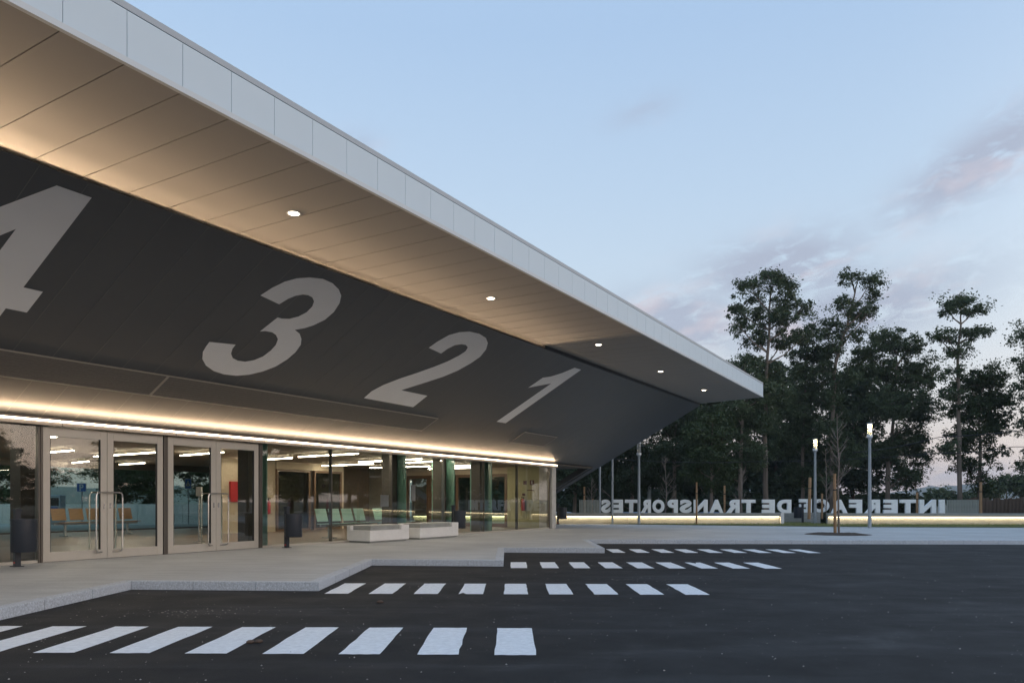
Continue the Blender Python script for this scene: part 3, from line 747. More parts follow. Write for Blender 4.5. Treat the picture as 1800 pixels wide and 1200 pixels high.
def make_bench(label, s0, s1):
    x, y = l2w(s0, .06)
    t = thing('concrete_bench', label, 'bench', (x, y, PV), BROT, 'white concrete benches along the glazing')
    L_ = s1-s0; D_ = .84
    MB().box(.06, L_-.06, -D_+.06, -.03, 0, .045).build('plinth', M['planter'], t)
    MB().box(0, L_, -D_, 0, .045, .335).build('bench_block', M['bench'], t, bevel=.008)
    mb = MB(); mb.box(.10, L_-.34, -D_+.07, -.14, .335, .455); mb.build('seat', M['planter'], t, bevel=.006)
    mb = MB(); mb.box(L_-.34, L_, -D_, 0, .3352, .46); mb.build('end_block', M['bench'], t, bevel=.008)
    mb = MB(); mb.box(0, L_-.341, -.14, 0, .3352, .46); mb.build('back_block', M['bench'], t, bevel=.008)
make_bench('nearer white concrete bench against the glazing', -12.15, -10.50)
make_bench('farther white concrete bench, right of the other one', -10.0, -8.05)

# ---- inside the hall: seats, extinguishers, cabinet, notices, dispenser
def make_seats(label, s0, n, k, matn, cat='bench seats'):
    x, y = l2w(s0, n)
    t = thing('beam_seating', label, 'row of seats', (x, y, PV+.012), BROT, 'rows of waiting seats')
    L_ = k*.55
    MB().box(0, L_, .02, .08, .36, .42).build('beam', M['galv'], t)
    for q in (.35, L_-.35):
        MB().box(q-.03, q+.03, .02, .08, .03, .36).box(q-.05, q+.05, -.22, .30, 0, .03).build('leg', M['galv'], t)
    sp = bp = None
    for q in range(k):
        if sp is None:
            sp = MB().hexa([(.03, -.22, .43), (.52, -.22, .43), (.52, .24, .42), (.03, .24, .42)], [(.03, -.22, .455), (.52, -.22, .455), (.52, .24, .44), (.03, .24, .44)]).build('seat', M[matn], t, bevel=.01)
            bp = MB().hexa([(.05, .22, .50), (.50, .22, .50), (.50, .24, .50), (.05, .24, .50)], [(.05, .34, .88), (.50, .34, .88), (.50, .36, .88), (.05, .36, .88)]).build('backrest', M[matn], t, bevel=.008)
        else:
            share(sp, parent=t, loc=(q*.55, 0, 0)); share(bp, parent=t, loc=(q*.55, 0, 0))
    return t
make_seats('row of brown plywood waiting seats deep in the hall behind the first doors', -14.75, -9.75, 5, 'seatwood')
make_seats('row of pale green waiting seats behind the glass above the nearer white bench', -11.3, -1.75, 4, 'seatteal')
make_seats('row of pale green waiting seats behind the glass above the farther white bench', -8.75, -1.75, 3, 'seatteal')
def extinguisher(label, loc, rz):
    t = thing('fire_extinguisher', label, 'fire extinguisher', loc, rz, 'fire extinguishers in the hall')
    MB().lathe([(.05, -.02), (.075, .0), (.08, .02), (.08, .38), (.06, .44), (.028, .47)], 16).build('cylinder', M['red'], t, smooth=True)
    MB().lathe([(.028, .47), (.028, .52), (.015, .54)], 10).box(-.015, .10, -.012, .012, .53, .55).box(-.015, .09, -.012, .012, .56, .575).build('valve', M['black'], t)
    MB().tube([(.0, .03, .50), (.09, .05, .46), (.12, .04, .30), (.10, .04, .12)], .012, 6).build('hose', M['black'], t)
x, y = l2w(-8.85, -6.88); extinguisher('red fire extinguisher on the beige core wall', (x, y, .80), BROT)
x, y = l2w(-.13, -1.35); extinguisher('red fire extinguisher on the olive end wall beside the end post', (x, y, .86), BROT+math.pi/2)
x, y = l2w(-10.45, -6.985)
t = thing('hose_cabinet', 'flat red hose cabinet on the beige core wall', 'cabinet', (x, y, 0), BROT, None)
MB().box(0, .78, -.10, 0, 1.22, 1.92).build('case', M['red'], t, bevel=.01)
MB().box(.70, .74, -.112, -.10, 1.52, 1.62).build('latch', M['steel'], t)
# small notices by the end extinguisher: pictogram squares
def notice(label, n, z, w, h, c, sym=None):
    x, y = l2w(-.03, n)
    t = thing('notice', label, 'notice', (x, y, z), BROT+math.pi/2, 'small notices on the olive end wall')
    MB().box(-w/2, w/2, 0, .006, -h/2, h/2).build('plate', c, t)
    if sym: sym(t)
def arrowman(t):
    mb = MB(); mb.lathe([(.001, .05), (.02, .06), (.02, .08), (.001, .09)], 8); mb.box(-.02, .02, -.004, .012, -.06, .045); mb.build('pictogram', M['white'], t)
dk = mat('maroon print', (.10, .03, .035), .6)
notice('square pictogram notice with a pale figure on the olive end wall', -.98, 2.02, .20, .20, dk, arrowman)
notice('plain dark square notice beside the pictogram on the olive end wall', -1.32, 2.02, .16, .16, dk)
notice('thin dark lettered strip on the olive end wall', -1.05, 1.70, .34, .035, dk)
notice('small dark square notice above the end extinguisher', -1.38, 1.52, .15, .10, dk)
# paper notices stuck on panes
def paper(label, s_, z, w, h):
    x, y = l2w(s_, -.03)
    t = MB().box(-w/2, w/2, 0, .004, -h/2, h/2).build('paper_notice', M['paper'], loc=(x, y, z), rz=BROT)
    tag(t, label, 'notice', 'paper notices on the glazing')
paper('white paper sheet taped low behind the pane beside the dark column', -10.48, 1.26, .36, .34)
paper('tall paper sheet taped behind the pane right of the green column edge', -9.15, 1.50, .22, .5)
# dispenser stand
x, y = l2w(-14.31, -3.3)
t = thing('dispenser_stand', 'thin steel dispenser stand with a pale box, inside the second door pair', 'dispenser stand', (x, y, PV+.012), 0)
MB().lathe([(.16, 0), (.16, .015)], 20).build('foot', M['steel'], t)
MB().tube([(0, 0, .015), (0, 0, 1.25)], .025, 10).build('pole', M['steel'], t)
MB().box(-.07, .07, -.06, .06, 1.25, 1.50).build('dispenser', M['white'], t, bevel=.015)

# ------------------------------------------------------------------ behind the building, seen through the hall
t = thing('low_wall', 'low pale concrete wall across the car park behind the hall', 'wall', (-18, 43, PV), 0)
for q in range(9): MB().box(-14+q*2.6, -11.42+q*2.6, 0, .3, -.2, .95).build('wall_block', M['bench'], t)
t = thing('white_bench', 'long white slatted bench in front of the low wall behind the hall', 'bench', (-15.5, 39.5, PV), 0)
for q in range(3): MB().box(-2.9, 2.9, q*.14, q*.14+.11, .42, .46).build('slat', M['white'], t)
for q in (-2.6, 0, 2.6): MB().box(q-.05, q+.05, .02, .36, 0, .42).build('leg', M['galv'], t)
def road_sign(label, cat, x, y, z, w, h, face):
    t = thing('road_sign', label, cat, (x, y, PV), 0)
    MB().tube([(0, .05, 0), (0, .05, z+h/2-.05-PV)], .03, 8).build('pole', M['galv'], t)
    p_ = MB().box(-w/2, w/2, 0, .015, z-PV-h/2, z-PV+h/2).build('plate', M['blue'], t)
    b_ = MB()
    zz = z-PV
    e = .02
    for a in ((-w/2, w/2, zz-h/2, zz-h/2+e), (-w/2, w/2, zz+h/2-e, zz+h/2), (-w/2, -w/2+e, zz-h/2+e, zz+h/2-e), (w/2-e, w/2, zz-h/2+e, zz+h/2-e)):
        b_.box(a[0], a[1], -.004, -.001, a[2], a[3])
    b_.build('border', M['white'], p_)
    mb = MB()
    if face == 'P':
        k = h*.36
        mb.box(-.6*k, -.25*k, -.004, -.001, zz-k, zz+k)
        pts = [(-.25*k, zz+k)] + [(.12*k+.58*k*math.sin(q), zz+.42*k+.58*k*math.cos(q)) for q in [i*math.pi/10 for i in range(11)]] + [(-.25*k, zz-.16*k)]
        inn = [(-.25*k, zz+.68*k)] + [(.10*k+.26*k*math.sin(q), zz+.42*k+.26*k*math.cos(q)) for q in [i*math.pi/10 for i in range(11)]] + [(-.25*k, zz+.16*k)]
        n = len(pts)
        mb.add([(a, -.004, b) for a, b in pts] + [(a, -.004, b) for a, b in inn], [(i, n+i, n+i+1, i+1) for i in range(n-1)])
    else:
        # white triangle with a walking figure on the blue board
        mb.add([(-w*.36, -.003, zz-h*.22), (w*.36, -.003, zz-h*.22), (0, -.003, zz+h*.34)], [(0, 1, 2)])
        mb.m = 1
        mb.lathe([(.001, -.03), (.03, 0), (.001, .03)], 8, (0, -.004, zz+.07))
        mb.tube([(0, -.006, zz+.03), (0, -.006, zz-.03), (-.05, -.006, zz-.10)], .014, 5); mb.tube([(0, -.006, zz-.03), (.05, -.006, zz-.10)], .014, 5)
    mb.build('symbol', [M['white'], M['black']], p_)
road_sign('blue parking sign with a white P, seen through the first door', 'parking sign', -20.8, 36, 1.90, .47, .42, 'P')
road_sign('blue pedestrian crossing sign, seen through the second door pair', 'crossing sign', -15.65, 36, 2.08, .32, .50, 'ped')
t = thing('charging_post', 'pale blue and white charging post seen through the first door', 'charging post', (-22.0, 36, PV), 0)
MB().box(-.32, .32, -.22, .22, 0, 1.42).build('cabinet', M['carwhite'], t, bevel=.03)
MB().box(-.24, .24, -.232, -.221, .90, 1.28).build('screen', M['carglass'], t)
MB().box(-.22, .22, -.30, -.221, .55, .85).build('socket_panel', M['blue'], t, bevel=.02)
for q in (-.1, .12): MB().tube([(q, -.30, .75), (q, -.42, .55), (q+.05, -.40, .3), (q+.12, -.24, .5)], .02, 6).build('charging_cable', M['black'], t)

# ------------------------------------------------------------------ planter walls with lights, letters
def planter(label, x0, y0, x1, y1, nblk, cap=None):
    dv = Vector((x1-x0, y1-y0)); ln = dv.length; rz = math.atan2(dv.y, dv.x)
    t = thing('planter_wall', label, 'planter wall', (x0, y0, PV), rz, 'lit concrete planter walls')
    for q in range(nblk):
        a, b = q*ln/nblk, (q+1)*ln/nblk
        MB().box(a+.003, b-.003, .0, .30, .375, .545).build('coping', M['planter'], t, bevel=.006)
        MB().box(a+.003, b-.003, .10, .28, -.95, .374).build('wall_block', M['planter'], t)
    MB().box(.05, ln-.05, .055, .098, .345, .374).build('led_strip', M['wallled'], t)
    l = bpy.data.lights.new('planter_lamp', 'AREA'); l.shape = 'RECTANGLE'; l.size = ln-.1; l.size_y = .03; l.energy = 1.7*ln; l.color = (1, .74, .42)
    lo = bpy.data.objects.new('planter_lamp', l); COL.objects.link(lo); lo.parent = t; lo.location = (ln/2, .02, .355); lo.rotation_euler = (R(28), 0, 0)
    if cap: MB().box(ln, ln+.16, -.02, .32, -.1, .56).build('end_cap', M['white'], t, bevel=.006)
    return t
planter('long lit planter wall under the letters at the left', -9.0, 37.6, 13.05, 36.2, 9, cap=True)
planter('lit planter wall at the right end, running out of the picture', 15.15, 35.7, 40, 34.0, 10)
t = thing('planter_wall', 'short unlit concrete wall piece between the two lit planter walls', 'planter wall', (13.0, 38.65, PV), 0)
MB().box(0, 3.0, 0, .3, -.95, .53).build('wall_block', M['planter'], t, bevel=.006)
# raised soil behind the planters, screens at both ends
def letter_shape(ch, w, h):
    c = bpy.data.curves.new('t', 'FONT'); c.body = ch; c.size = 1; c.offset = .055; c.resolution_u = 5
    tmp = bpy.data.objects.new('t', c); COL.objects.link(tmp)
    me = bpy.data.meshes.new_from_object(tmp.evaluated_get(bpy.context.evaluated_depsgraph_get())); bpy.data.objects.remove(tmp)
    vs = np.array([v.co[:] for v in me.vertices]); fs = [tuple(p.vertices) for p in me.polygons]
    mn, mx = vs.min(0), vs.max(0); k = (vs-mn)/np.maximum(mx-mn, 1e-6)
    # outline edges get the depth
    from collections import Counter
    cnt = Counter()
    for f in fs:
        for a, b in zip(f, f[1:]+f[:1]): cnt[tuple(sorted((a, b)))] += 1
    edges = [(a, b) for f in fs for a, b in zip(f, f[1:]+f[:1]) if cnt[tuple(sorted((a, b)))] == 1]
    n = len(vs); D_ = .11
    V = [(-p[0]*w, 0, p[1]*h) for p in k] + [(-p[0]*w, D_, p[1]*h) for p in k]     # seen from behind: mirrored
    F = [f for f in fs] + [tuple(i+n for i in reversed(f)) for f in fs] + [(b, a, a+n, b+n) for a, b in edges]
    mb = MB(); mb.add(V, F); return mb
# columns measured on the wall line, left to right; the words read INTERFACE DE TRANSPORTES from the other side
LET = [('S', 1056, 1074.2), ('E', 1077.5, 1096), ('T', 1098, 1121.5), ('R', 1126, 1145), ('O', 1146.5, 1169), ('P', 1173, 1192.5), ('S', 1194.5, 1216.5), ('N', 1219, 1245),
       ('A', 1247, 1272.5), ('R', 1276, 1301), ('T', 1303.5, 1329), ('E', 1339, 1363), ('D', 1366, 1392), ('E', 1404, 1428), ('C', 1431.5, 1459), ('A', 1461, 1491),
       ('F', 1493, 1516.5), ('R', 1520, 1548), ('E', 1553, 1579), ('T', 1582, 1611), ('N', 1616, 1646.5), ('I', 1651, 1662)]
ts = thing('letter_sign', 'row of tall grey steel letters seen from behind, INTERFACE DE TRANSPORTES, on the planter walls', 'letter sign', (13.2, 36.9, PV+.545), 0)
def wally(X): return 36.62 - .062*(X-6) if X > -9 else 37.3
for ch, a, b in LET:
    gap = 1400 < (a+b)/2 < 1447
    Ym = 38.78 if gap else wally(((a+b)/2-900)*36.5/1310)
    Xa, Xb = (a+.8-900)*Ym/1310, (b-.8-900)*Ym/1310
    o = letter_shape(ch, Xb-Xa, .70 if gap else .655).build('letter', M['letter'], ts)
    o.location = (Xb-13.2, Ym-36.9, -.01 if gap else 0.0)
def screen(label, a, b, n):
    Y_ = wally((.5*(a+b)-900)*36.5/1310); xa, xb = (a-900)*Y_/1310, (b-900)*Y_/1310
    t = thing('ribbed_screen', label, 'screen', (xa, Y_, PV+.545), 0, 'ribbed screens at the ends of the letters')
    w_ = (xb-xa)/n
    pr = None
    for q in range(n):
        if pr is None: pr = MB().box(.012, w_-.012, -.03, .03, 0, .64).build('slat', M['screen'], t, loc=(0, 0, 0))
        else: share(pr, parent=t, loc=(q*w_, 0, 0))
screen('ribbed grey screen at the left end of the letters, near the roof tip', 1018, 1054, 14)
screen('ribbed grey screen at the right end of the letters, after the letter I', 1664, 1720, 20)

# lawn strip in front of the planters
lp = [(4.5, 36.65), (7.6, 35.1), (10.0, 34.2), (13.0, 33.0), (16, 32.2), (22, 31.6), (45, 30.2), (45, 33.9), (16, 35.75), (15.16, 35.8), (15.3, 38.6), (13.0, 38.6), (13.2, 36.2)]
lawn = MB().add([(x, y, PV+.012) for x, y in lp] , [tuple(range(len(lp)))]).build('lawn', mat('lawn soil', (.12, .125, .06), .95, var=.4, vscale=3))
tag(lawn, kind='structure')
rg = random.Random(8)
def inside(p, poly):
    c = False; j = len(poly)-1
    for i in range(len(poly)):
        (xi, yi), (xj, yj) = poly[i], poly[j]
        if (yi > p[1]) != (yj > p[1]) and p[0] < (xj-xi)*(p[1]-yi)/(yj-yi)+xi: c = not c
        j = i
    return c
mb = MB(); nb = 0
while nb < 16000:
    p = (rg.uniform(4.5, 28), rg.uniform(31, 38.6))
    if not inside(p, lp): continue
    nb += 1; a = rg.uniform(0, 6.28); h = rg.uniform(.02, .075)*(1.6 if rg.random() < .05 else 1); w = .012; lx, ly = rg.uniform(-.03, .03), rg.uniform(-.03, .03)
    mb.add([(p[0]-w*math.cos(a), p[1]-w*math.sin(a), PV+.01), (p[0]+w*math.cos(a), p[1]+w*math.sin(a), PV+.01), (p[0]+lx, p[1]+ly, PV+.01+h)], [(0, 1, 2)])
tag(mb.build('grass', M['grassblade']), 'short patchy grass along the lit planter walls', 'grass', kind='stuff')
# tree pit
tp = thing('tree_pit', 'round bed of brown soil round the staked young tree in the far pavement', 'tree bed', (11.05, 25.3, PV), 0)
mb = MB(); rg = random.Random(3)
ring = [(1.05*math.cos(2*math.pi*k/40)*rg.uniform(.95, 1.05), 1.05*math.sin(2*math.pi*k/40)*rg.uniform(.95, 1.05)) for k in range(40)]
vs = [(0, 0, .05)] + [(x*.6, y*.6, .035+rg.uniform(-.01, .02)) for x, y in ring] + [(x, y, .0) for x, y in ring]
mb.add(vs, [(0, 1+k, 1+(k+1) % 40) for k in range(40)] + [(1+k, 41+k, 41+(k+1) % 40, 1+(k+1) % 40) for k in range(40)])
mb.build('soil', M['soil'], tp)

# ------------------------------------------------------------------ lamps, poles, stakes, saplings
def street_lamp(label, x, y, h, lit=True):
    t = thing('street_lamp', label, 'street lamp', (x, y, PV), 0, 'slim street lamps with lantern heads')
    MB().lathe([(.075, 0), (.072, 1.0), (.055, h-.70), (.07, h-.66), (.11, h-.60)], 14).build('pole', M['galv'], t, smooth=True)
    hd = MB().lathe([(.11, h-.60), (.115, h-.52), (.115, h-.50), (.085, h-.50)], 18).build('lantern_base', M['white'], t, smooth=True)
    mb = MB()
    for q in range(4):
        a = q*math.pi/2+.6; mb.tube([(.105*math.cos(a), .105*math.sin(a), h-.50), (.105*math.cos(a), .105*math.sin(a), h-.06)], .008, 5)
    mb.build('lantern_frame', M['white'], hd)
    MB().lathe([(.118, h-.06), (.118, h-.005), (.095, h)], 18).build('lantern_cap', M['galv'], hd, smooth=True)
    MB().lathe([(.085, h-.50), (.096, h-.46), (.096, h-.08), (.085, h-.065)], 16, cap=False).build('lantern_glass', LG, hd, smooth=True)
    MB().lathe([(.022, h-.49), (.022, h-.20)], 8).build('lamp_core', M['white'], hd)
    MB().lathe([(.075, h-.20), (.075, h-.075)], 12).build('lamp_source', M['lantern'] if lit else M['white'], hd)
    if lit:
        l = bpy.data.lights.new('lantern_lamp', 'POINT'); l.energy = 9; l.color = (1, .80, .45); l.shadow_soft_size = .1
        lo = bpy.data.objects.new('lantern_lamp', l); COL.objects.link(lo); lo.parent = t; lo.location = (0, 0, h-.3)
    return t
LG = glass('lantern acrylic', (.93, .93, .90), 1.45)
street_lamp('nearer lit street lamp, tallest lantern at the right', 15.12, 31.5, 4.42)
street_lamp('lit street lamp behind the gap between the planter walls', 15.05, 37.0, 4.22)
street_lamp('unlit street lamp under the slanting edge of the roof', 6.15, 36.1, 3.95, lit=False)
def pole(label, x, y, h, r=.055):
    o = thing('flag_pole', label, 'pole', (x, y, PV), 0, 'plain steel poles under the roof edge')
    MB().lathe([(.11, 0), (.11, .015)], 16).build('foot_plate', M['galv'], o)
    MB().lathe([(r, .0), (r*.9, h-.04), (r*.9, h)], 12).build('shaft', M['galv'], o, smooth=True)
pole('plain steel pole, right one of the pair under the roof edge', 4.93, 36.6, 4.6)
pole('plain steel pole at the left edge of the letters', 4.55, 38.6, 4.6)
# old concrete lamp post with a curved arm beyond
t = thing('old_lamp_post', 'old pale lamp post with a curved arm, half hidden by the roof edge', 'street lamp', (10.05, 54.5, GZ), 0)
MB().lathe([(.16, 0), (.10, 5.2)], 10).build('post', mat('pale old concrete', (.32, .34, .33), .8), t, smooth=True)
MB().tube([(0, 0, 5.2), (0, 0, 5.5), (-.12, -.05, 5.85), (-.4, -.1, 6.05), (-.7, -.15, 6.1)], .05, 8).build('arm', M['galv'], t, smooth=True)
MB().box(-1.05, -.65, -.22, -.08, 6.06, 6.16).build('lamp_head', M['galv'], t, bevel=.03)

def stake(label, px, base, top, Y, r=.05, lean=0.0):
    X = (px-900)*Y/1310; z0 = PV if Y < 36.2 else PV+.3
    zt = 1.25 + (880-top)*Y/1310
    t = thing('wooden_stake', label, 'wooden stake', (X, Y, z0), 0, 'wooden tree stakes')
    mb = MB(); mb.tube([(0, 0, -.05), (lean*.5, 0, (zt-z0)*.5), (lean, 0, zt-z0)], [r, r*.97, r*.92], 9); mb.build('post', M['stake'], t, smooth=True)
    MB().lathe([(r+.006, (zt-z0)*.72), (r+.006, (zt-z0)*.72+.045)], 9, (lean*.72, 0, 0)).build('tie_band', M['black'], t)
stake('wooden stake in front of the left ribbed screen', 1027, 900, 855, 37.6)
stake('short wooden stake between the left screen and the first letter', 1042, 900, 876, 37.8, .04)
stake('wooden stake standing by itself in front of the letter N of the longer word', 1224.5, 920, 847, 36.0, .045)
stake('wooden stake behind the letters R and T', 1273.5, 900, 853, 37.6)
stake('wooden stake just left of the lamp in the planter gap', 1422, 920, 839, 36.3, .075, .05)
stake('short wooden stake between the letters C and E', 1445, 916, 867, 36.8, .05)
stake('thick wooden stake of the young tree in the round soil bed', 1468, 938, 832, 25.3, .052, -.02)
stake('wooden stake behind the letters T and N', 1612, 903, 865, 37.0, .06)
stake('wooden stake at the right end of the right ribbed screen', 1724, 905, 847, 36.6, .065)

def bare_tree(label, X, Y, z0, h, seed, r=.035, spread=.9):
    rg = random.Random(seed)
    t = thing('bare_sapling', label, 'young tree', (X, Y, z0), rg.uniform(0, 6), 'leafless young trees')
    mb = MB(); pts = [(0, 0, 0)]
    n = 7
    for i in range(1, n+1): pts.append((pts[-1][0]+rg.uniform(-.04, .04), pts[-1][1]+rg.uniform(-.04, .04), h*i/n))
    mb.tube(pts, [r*(1-.8*i/n) for i in range(n+1)], 6); mb.build('trunk', M['twig'], t, smooth=True)
    mb = MB()
    for i in range(26):
        f = rg.uniform(.28, .98); q = f*n; k = min(int(q), n-1); p = Vector(pts[k]).lerp(Vector(pts[k+1]), q-k)
        a = rg.uniform(0, 6.28); ln = spread*(1.15-f)*rg.uniform(.5, 1.1)+.12
        d1 = Vector((math.cos(a), math.sin(a), rg.uniform(.7, 1.6))).normalized()
        p1 = p + d1*ln*.55; p2 = p1 + (d1+Vector((0, 0, .5))).normalized()*ln*.5
        mb.tube([p, p1, p2], [.011, .008, .004], 4)
        for s_ in range(2):
            a2 = a+rg.uniform(-1, 1); mb.tube([p1, p1+Vector((math.cos(a2), math.sin(a2), 1)).normalized()*ln*.45], [.006, .003], 3)
    mb.build('branches', M['twig'], t)
bare_tree('tall leafless young tree tied to the thick stake in the soil bed', 11.14, 25.40, PV, 4.1, 1, .04, 1.0)
bare_tree('leafless young tree left of the thick stake, behind the planter gap', (1452-900)*38.5/1310, 38.5, PV-.6, 4.4, 2, .035, .8)
bare_tree('leafless young tree behind the letters O and P', (1171-900)*38/1310, 38.2, PV-.6, 3.9, 3, .04, 1.0)
bare_tree('leafless young tree behind the letters R and T', (1309-900)*38/1310, 38.4, PV-.6, 3.3, 5, .05, .9)
bare_tree('small leafless young tree behind the left ribbed screen', (1043-900)*38.4/1310, 38.8, PV-.6, 2.9, 6, .035, 1.0)

# ------------------------------------------------------------------ parked cars on the lower road
def car(label, X, Y, rz, m):
    t = thing('parked_car', label, 'car', (X, Y, GZ), rz, 'cars parked beyond the planter walls')
    prof = [(-2.05, .32), (2.05, .32), (2.12, .55), (2.02, .78), (1.15, .90), (.55, 1.36), (.1, 1.44), (-.95, 1.42), (-1.55, 1.05), (-2.0, .95), (-2.1, .6)]
    MB().prism([(x, -.80, z) for x, z in prof], (0, 1.6, 0)).build('body', m, t, bevel=.08)
    for y in (-.806, .806):
        for w in ([(1.0, .93), (.52, 1.30), (.12, 1.37), (.12, .93)], [(.04, .93), (.04, 1.37), (-.9, 1.35), (-1.38, 1.03), (-1.38, .93)]):
            MB().prism([(x, y-.003, z) for x, z in w], (0, .006, 0)).build('side_window', M['carglass'], t)
    MB().add([(1.17, -.68, .905), (1.17, .68, .905), (.575, .62, 1.355), (.575, -.62, 1.355)], [(0, 1, 2, 3)]).build('windscreen', M['carglass'], t)
    for x in (-1.3, 1.32):
        for y in (-.72, .72):
            w = MB().tube([(x, y-.11, .31), (x, y+.11, .31)], .31, 18).build('wheel', M['tyre'], t)
            MB().tube([(x, y-.118, .31), (x, y+.118, .31)], .19, 12).build('rim', M['galv'], w)
    for y in (-.6, .6):
        MB().box(2.03, 2.11, y-.16, y+.16, .62, .74).build('headlight', M['white'], t, bevel=.02)
        MB().box(-2.12, -2.04, y-.14, y+.14, .68, .85).build('tail_light', M['red'], t, bevel=.02)
car('pale blue car beyond the planter wall, right of the glazing end', 3.0, 41.3, .05, M['carwhite'])
car('blue grey car behind the letters R and T of the word end', 7.2, 41.6, .0, M['carblue'])
car('blue grey car behind the letters S, N and A', 10.9, 41.5, math.pi, M['carblue'])
# ------------------------------------------------------------------ trees
def leaf_mesh(name, blobs, seed, lsize=.18, dens=1.0, m='leaf', hang=.85, clump=.5):
    """leaf clumps spread through ellipsoids; each leaf is one bent pair of triangles"""
    rs = np.random.RandomState(seed); V = []; 
    for (cx, cy_, cz, rx, ry, rz) in blobs:
        ncl = max(4, int(dens*10.0*(rx*ry*rz)**(2/3)/ (clump*clump)))
        u = rs.normal(size=(ncl, 3)); u /= np.linalg.norm(u, axis=1)[:, None]
        rad = rs.uniform(.25, 1.0, ncl)**.5
        rad *= 1 + .22*rs.normal(size=ncl)*(rs.uniform(size=ncl) < .4)
        a1, a2, a3 = rs.normal(size=(3, 3)); ph = rs.uniform(0, 6.28, 3)
        rad *= 1 + .26*np.sin(2.2*(u@a1)+ph[0]) + .22*np.sin(4.1*(u@a2)+ph[1]) + .12*np.sin(7*(u@a3)+ph[2])
        C = np.array([cx, cy_, cz]) + u*rad[:, None]*np.array([rx, ry, rz])
        for c in C:
            nl = int(rs.uniform(36, 76)); sz = clump*rs.choice([.45, .6, .8, 1.25])*rs.uniform(.85, 1.15)
            q = rs.normal(size=(nl, 3))*sz*np.array([.5, .5, .36]) + c
            a = rs.uniform(0, 2*np.pi, nl); tilt = rs.uniform(-1, .25, nl)*hang*1.4
            dr = np.stack([np.cos(a)*np.cos(tilt), np.sin(a)*np.cos(tilt), np.sin(tilt)], 1)
            w = np.cross(dr, rs.normal(size=(nl, 3))); w /= np.linalg.norm(w, axis=1)[:, None]+1e-6
            L_ = lsize*rs.uniform(.6, 1.3, nl)[:, None]; W_ = L_*.24
            V.append(np.stack([q, q+dr*L_*.5+w*W_, q+dr*L_, q+dr*L_*.5-w*W_], 1))
    V = np.concatenate(V).reshape(-1, 3); n = len(V)//4
    me = bpy.data.meshes.new(name); me.vertices.add(len(V)); me.vertices.foreach_set('co', V.astype(np.float32).ravel())
    me.loops.add(4*n); me.loops.foreach_set('vertex_index', np.arange(4*n, dtype=np.int32))
    me.polygons.add(n); me.polygons.foreach_set('loop_start', np.arange(0, 4*n, 4, dtype=np.int32)); me.polygons.foreach_set('loop_total', np.full(n, 4, dtype=np.int32))
    me.materials.append(M[m]); me.update(); me.validate(); return me
NLEAF = [0]
def tree(label, X, Y, z0, trunk, blobs, seed, r0=.16, m='leaf', dens=1.0, lsize=.18, group='eucalyptus trees beyond the letters', name='eucalyptus_tree', clump=.44, hang=.85):
    """trunk: [(dx,dz)...] or with dy; blobs: (dx, dz, rx, rz [,dy, ry]) in metres from the foot"""
    rg = random.Random(seed)
    t = thing(name, label, 'tree', (X, Y, z0), 0, group)
    pts = [Vector((p[0], p[2] if len(p) > 2 else rg.uniform(-.15, .15), p[1])) for p in trunk]
    # smooth the trunk line a little
    fine = []
    for a, b in zip(pts[:-1], pts[1:]):
        for k in range(3): fine.append(a.lerp(b, k/3) + Vector((rg.uniform(-.04, .04), rg.uniform(-.04, .04), 0)))
    fine.append(pts[-1]); n = len(fine)
    mb = MB(); mb.tube(fine, [r0*(1-.82*(i/(n-1))**.9) + (.10*r0 if i == 0 else 0) for i in range(n)], 8)
    bl = []
    for b in blobs:
        dx, dz, rx, rz = b[:4]; dy = b[4] if len(b) > 4 else rg.uniform(-.5, .5)*rx; ry = b[5] if len(b) > 5 else rx*rg.uniform(.8, 1.05)
        c = Vector((dx, dy, dz)); bl.append((dx, dy, dz, rx, ry, rz))
        # limb from the trunk, below the blob
        zt = max(fine[0].z+.3, dz - rz*.4 - abs(dx-0)*.55 - .3)
        k = min(range(n), key=lambda i: abs(fine[i].z-min(zt, fine[-1].z-.05)))
        st = fine[k]; mid = st.lerp(c, .5) + Vector((0, 0, -.08*(c-st).length)); rr = r0*.34
        if (c-st).length > .4:
            mb.tube([st, st.lerp(mid, .6), mid, mid.lerp(c, .6), c], [rr, rr*.8, rr*.62, rr*.45, rr*.25], 6)
        for q in range(5):
            u = Vector((rg.uniform(-1, 1)*rx, rg.uniform(-1, 1)*ry, rg.uniform(-.2, 1)*rz))*.85
            s0_ = mid.lerp(c, rg.uniform(.3, 1)); mb.tube([s0_, s0_.lerp(c+u, .5)+Vector((0, 0, -.06)), c+u], [rr*.28, rr*.18, rr*.07], 4)
    mb.build('trunk', M['bark'], t, smooth=True)
    me = leaf_mesh('crown', bl, seed, lsize, dens, m, hang, clump)
    NLEAF[0] += len(me.polygons)
    o = bpy.data.objects.new('crown', me); COL.objects.link(o); o.parent = t
    return t
KX = 1310.
def ptree(label, px, Y, z0, trunk_px, blobs_px, seed, **k):
    """the same, measured on the photograph at distance Y and turned into metres"""
    f = Y/KX; X = (px-900)*f
    tr = [((a-px)*f, 1.25+(880-b)*f-z0) for a, b in trunk_px]; tr[0] = (tr[0][0], 0)
    bl = [((a-px)*f, 1.25+(880-b)*f-z0, rx*f, rz*f) for a, b, rx, rz in blobs_px]
    return tree(label, X, Y, z0, tr, bl, seed, **k)
G0 = GZ-.3
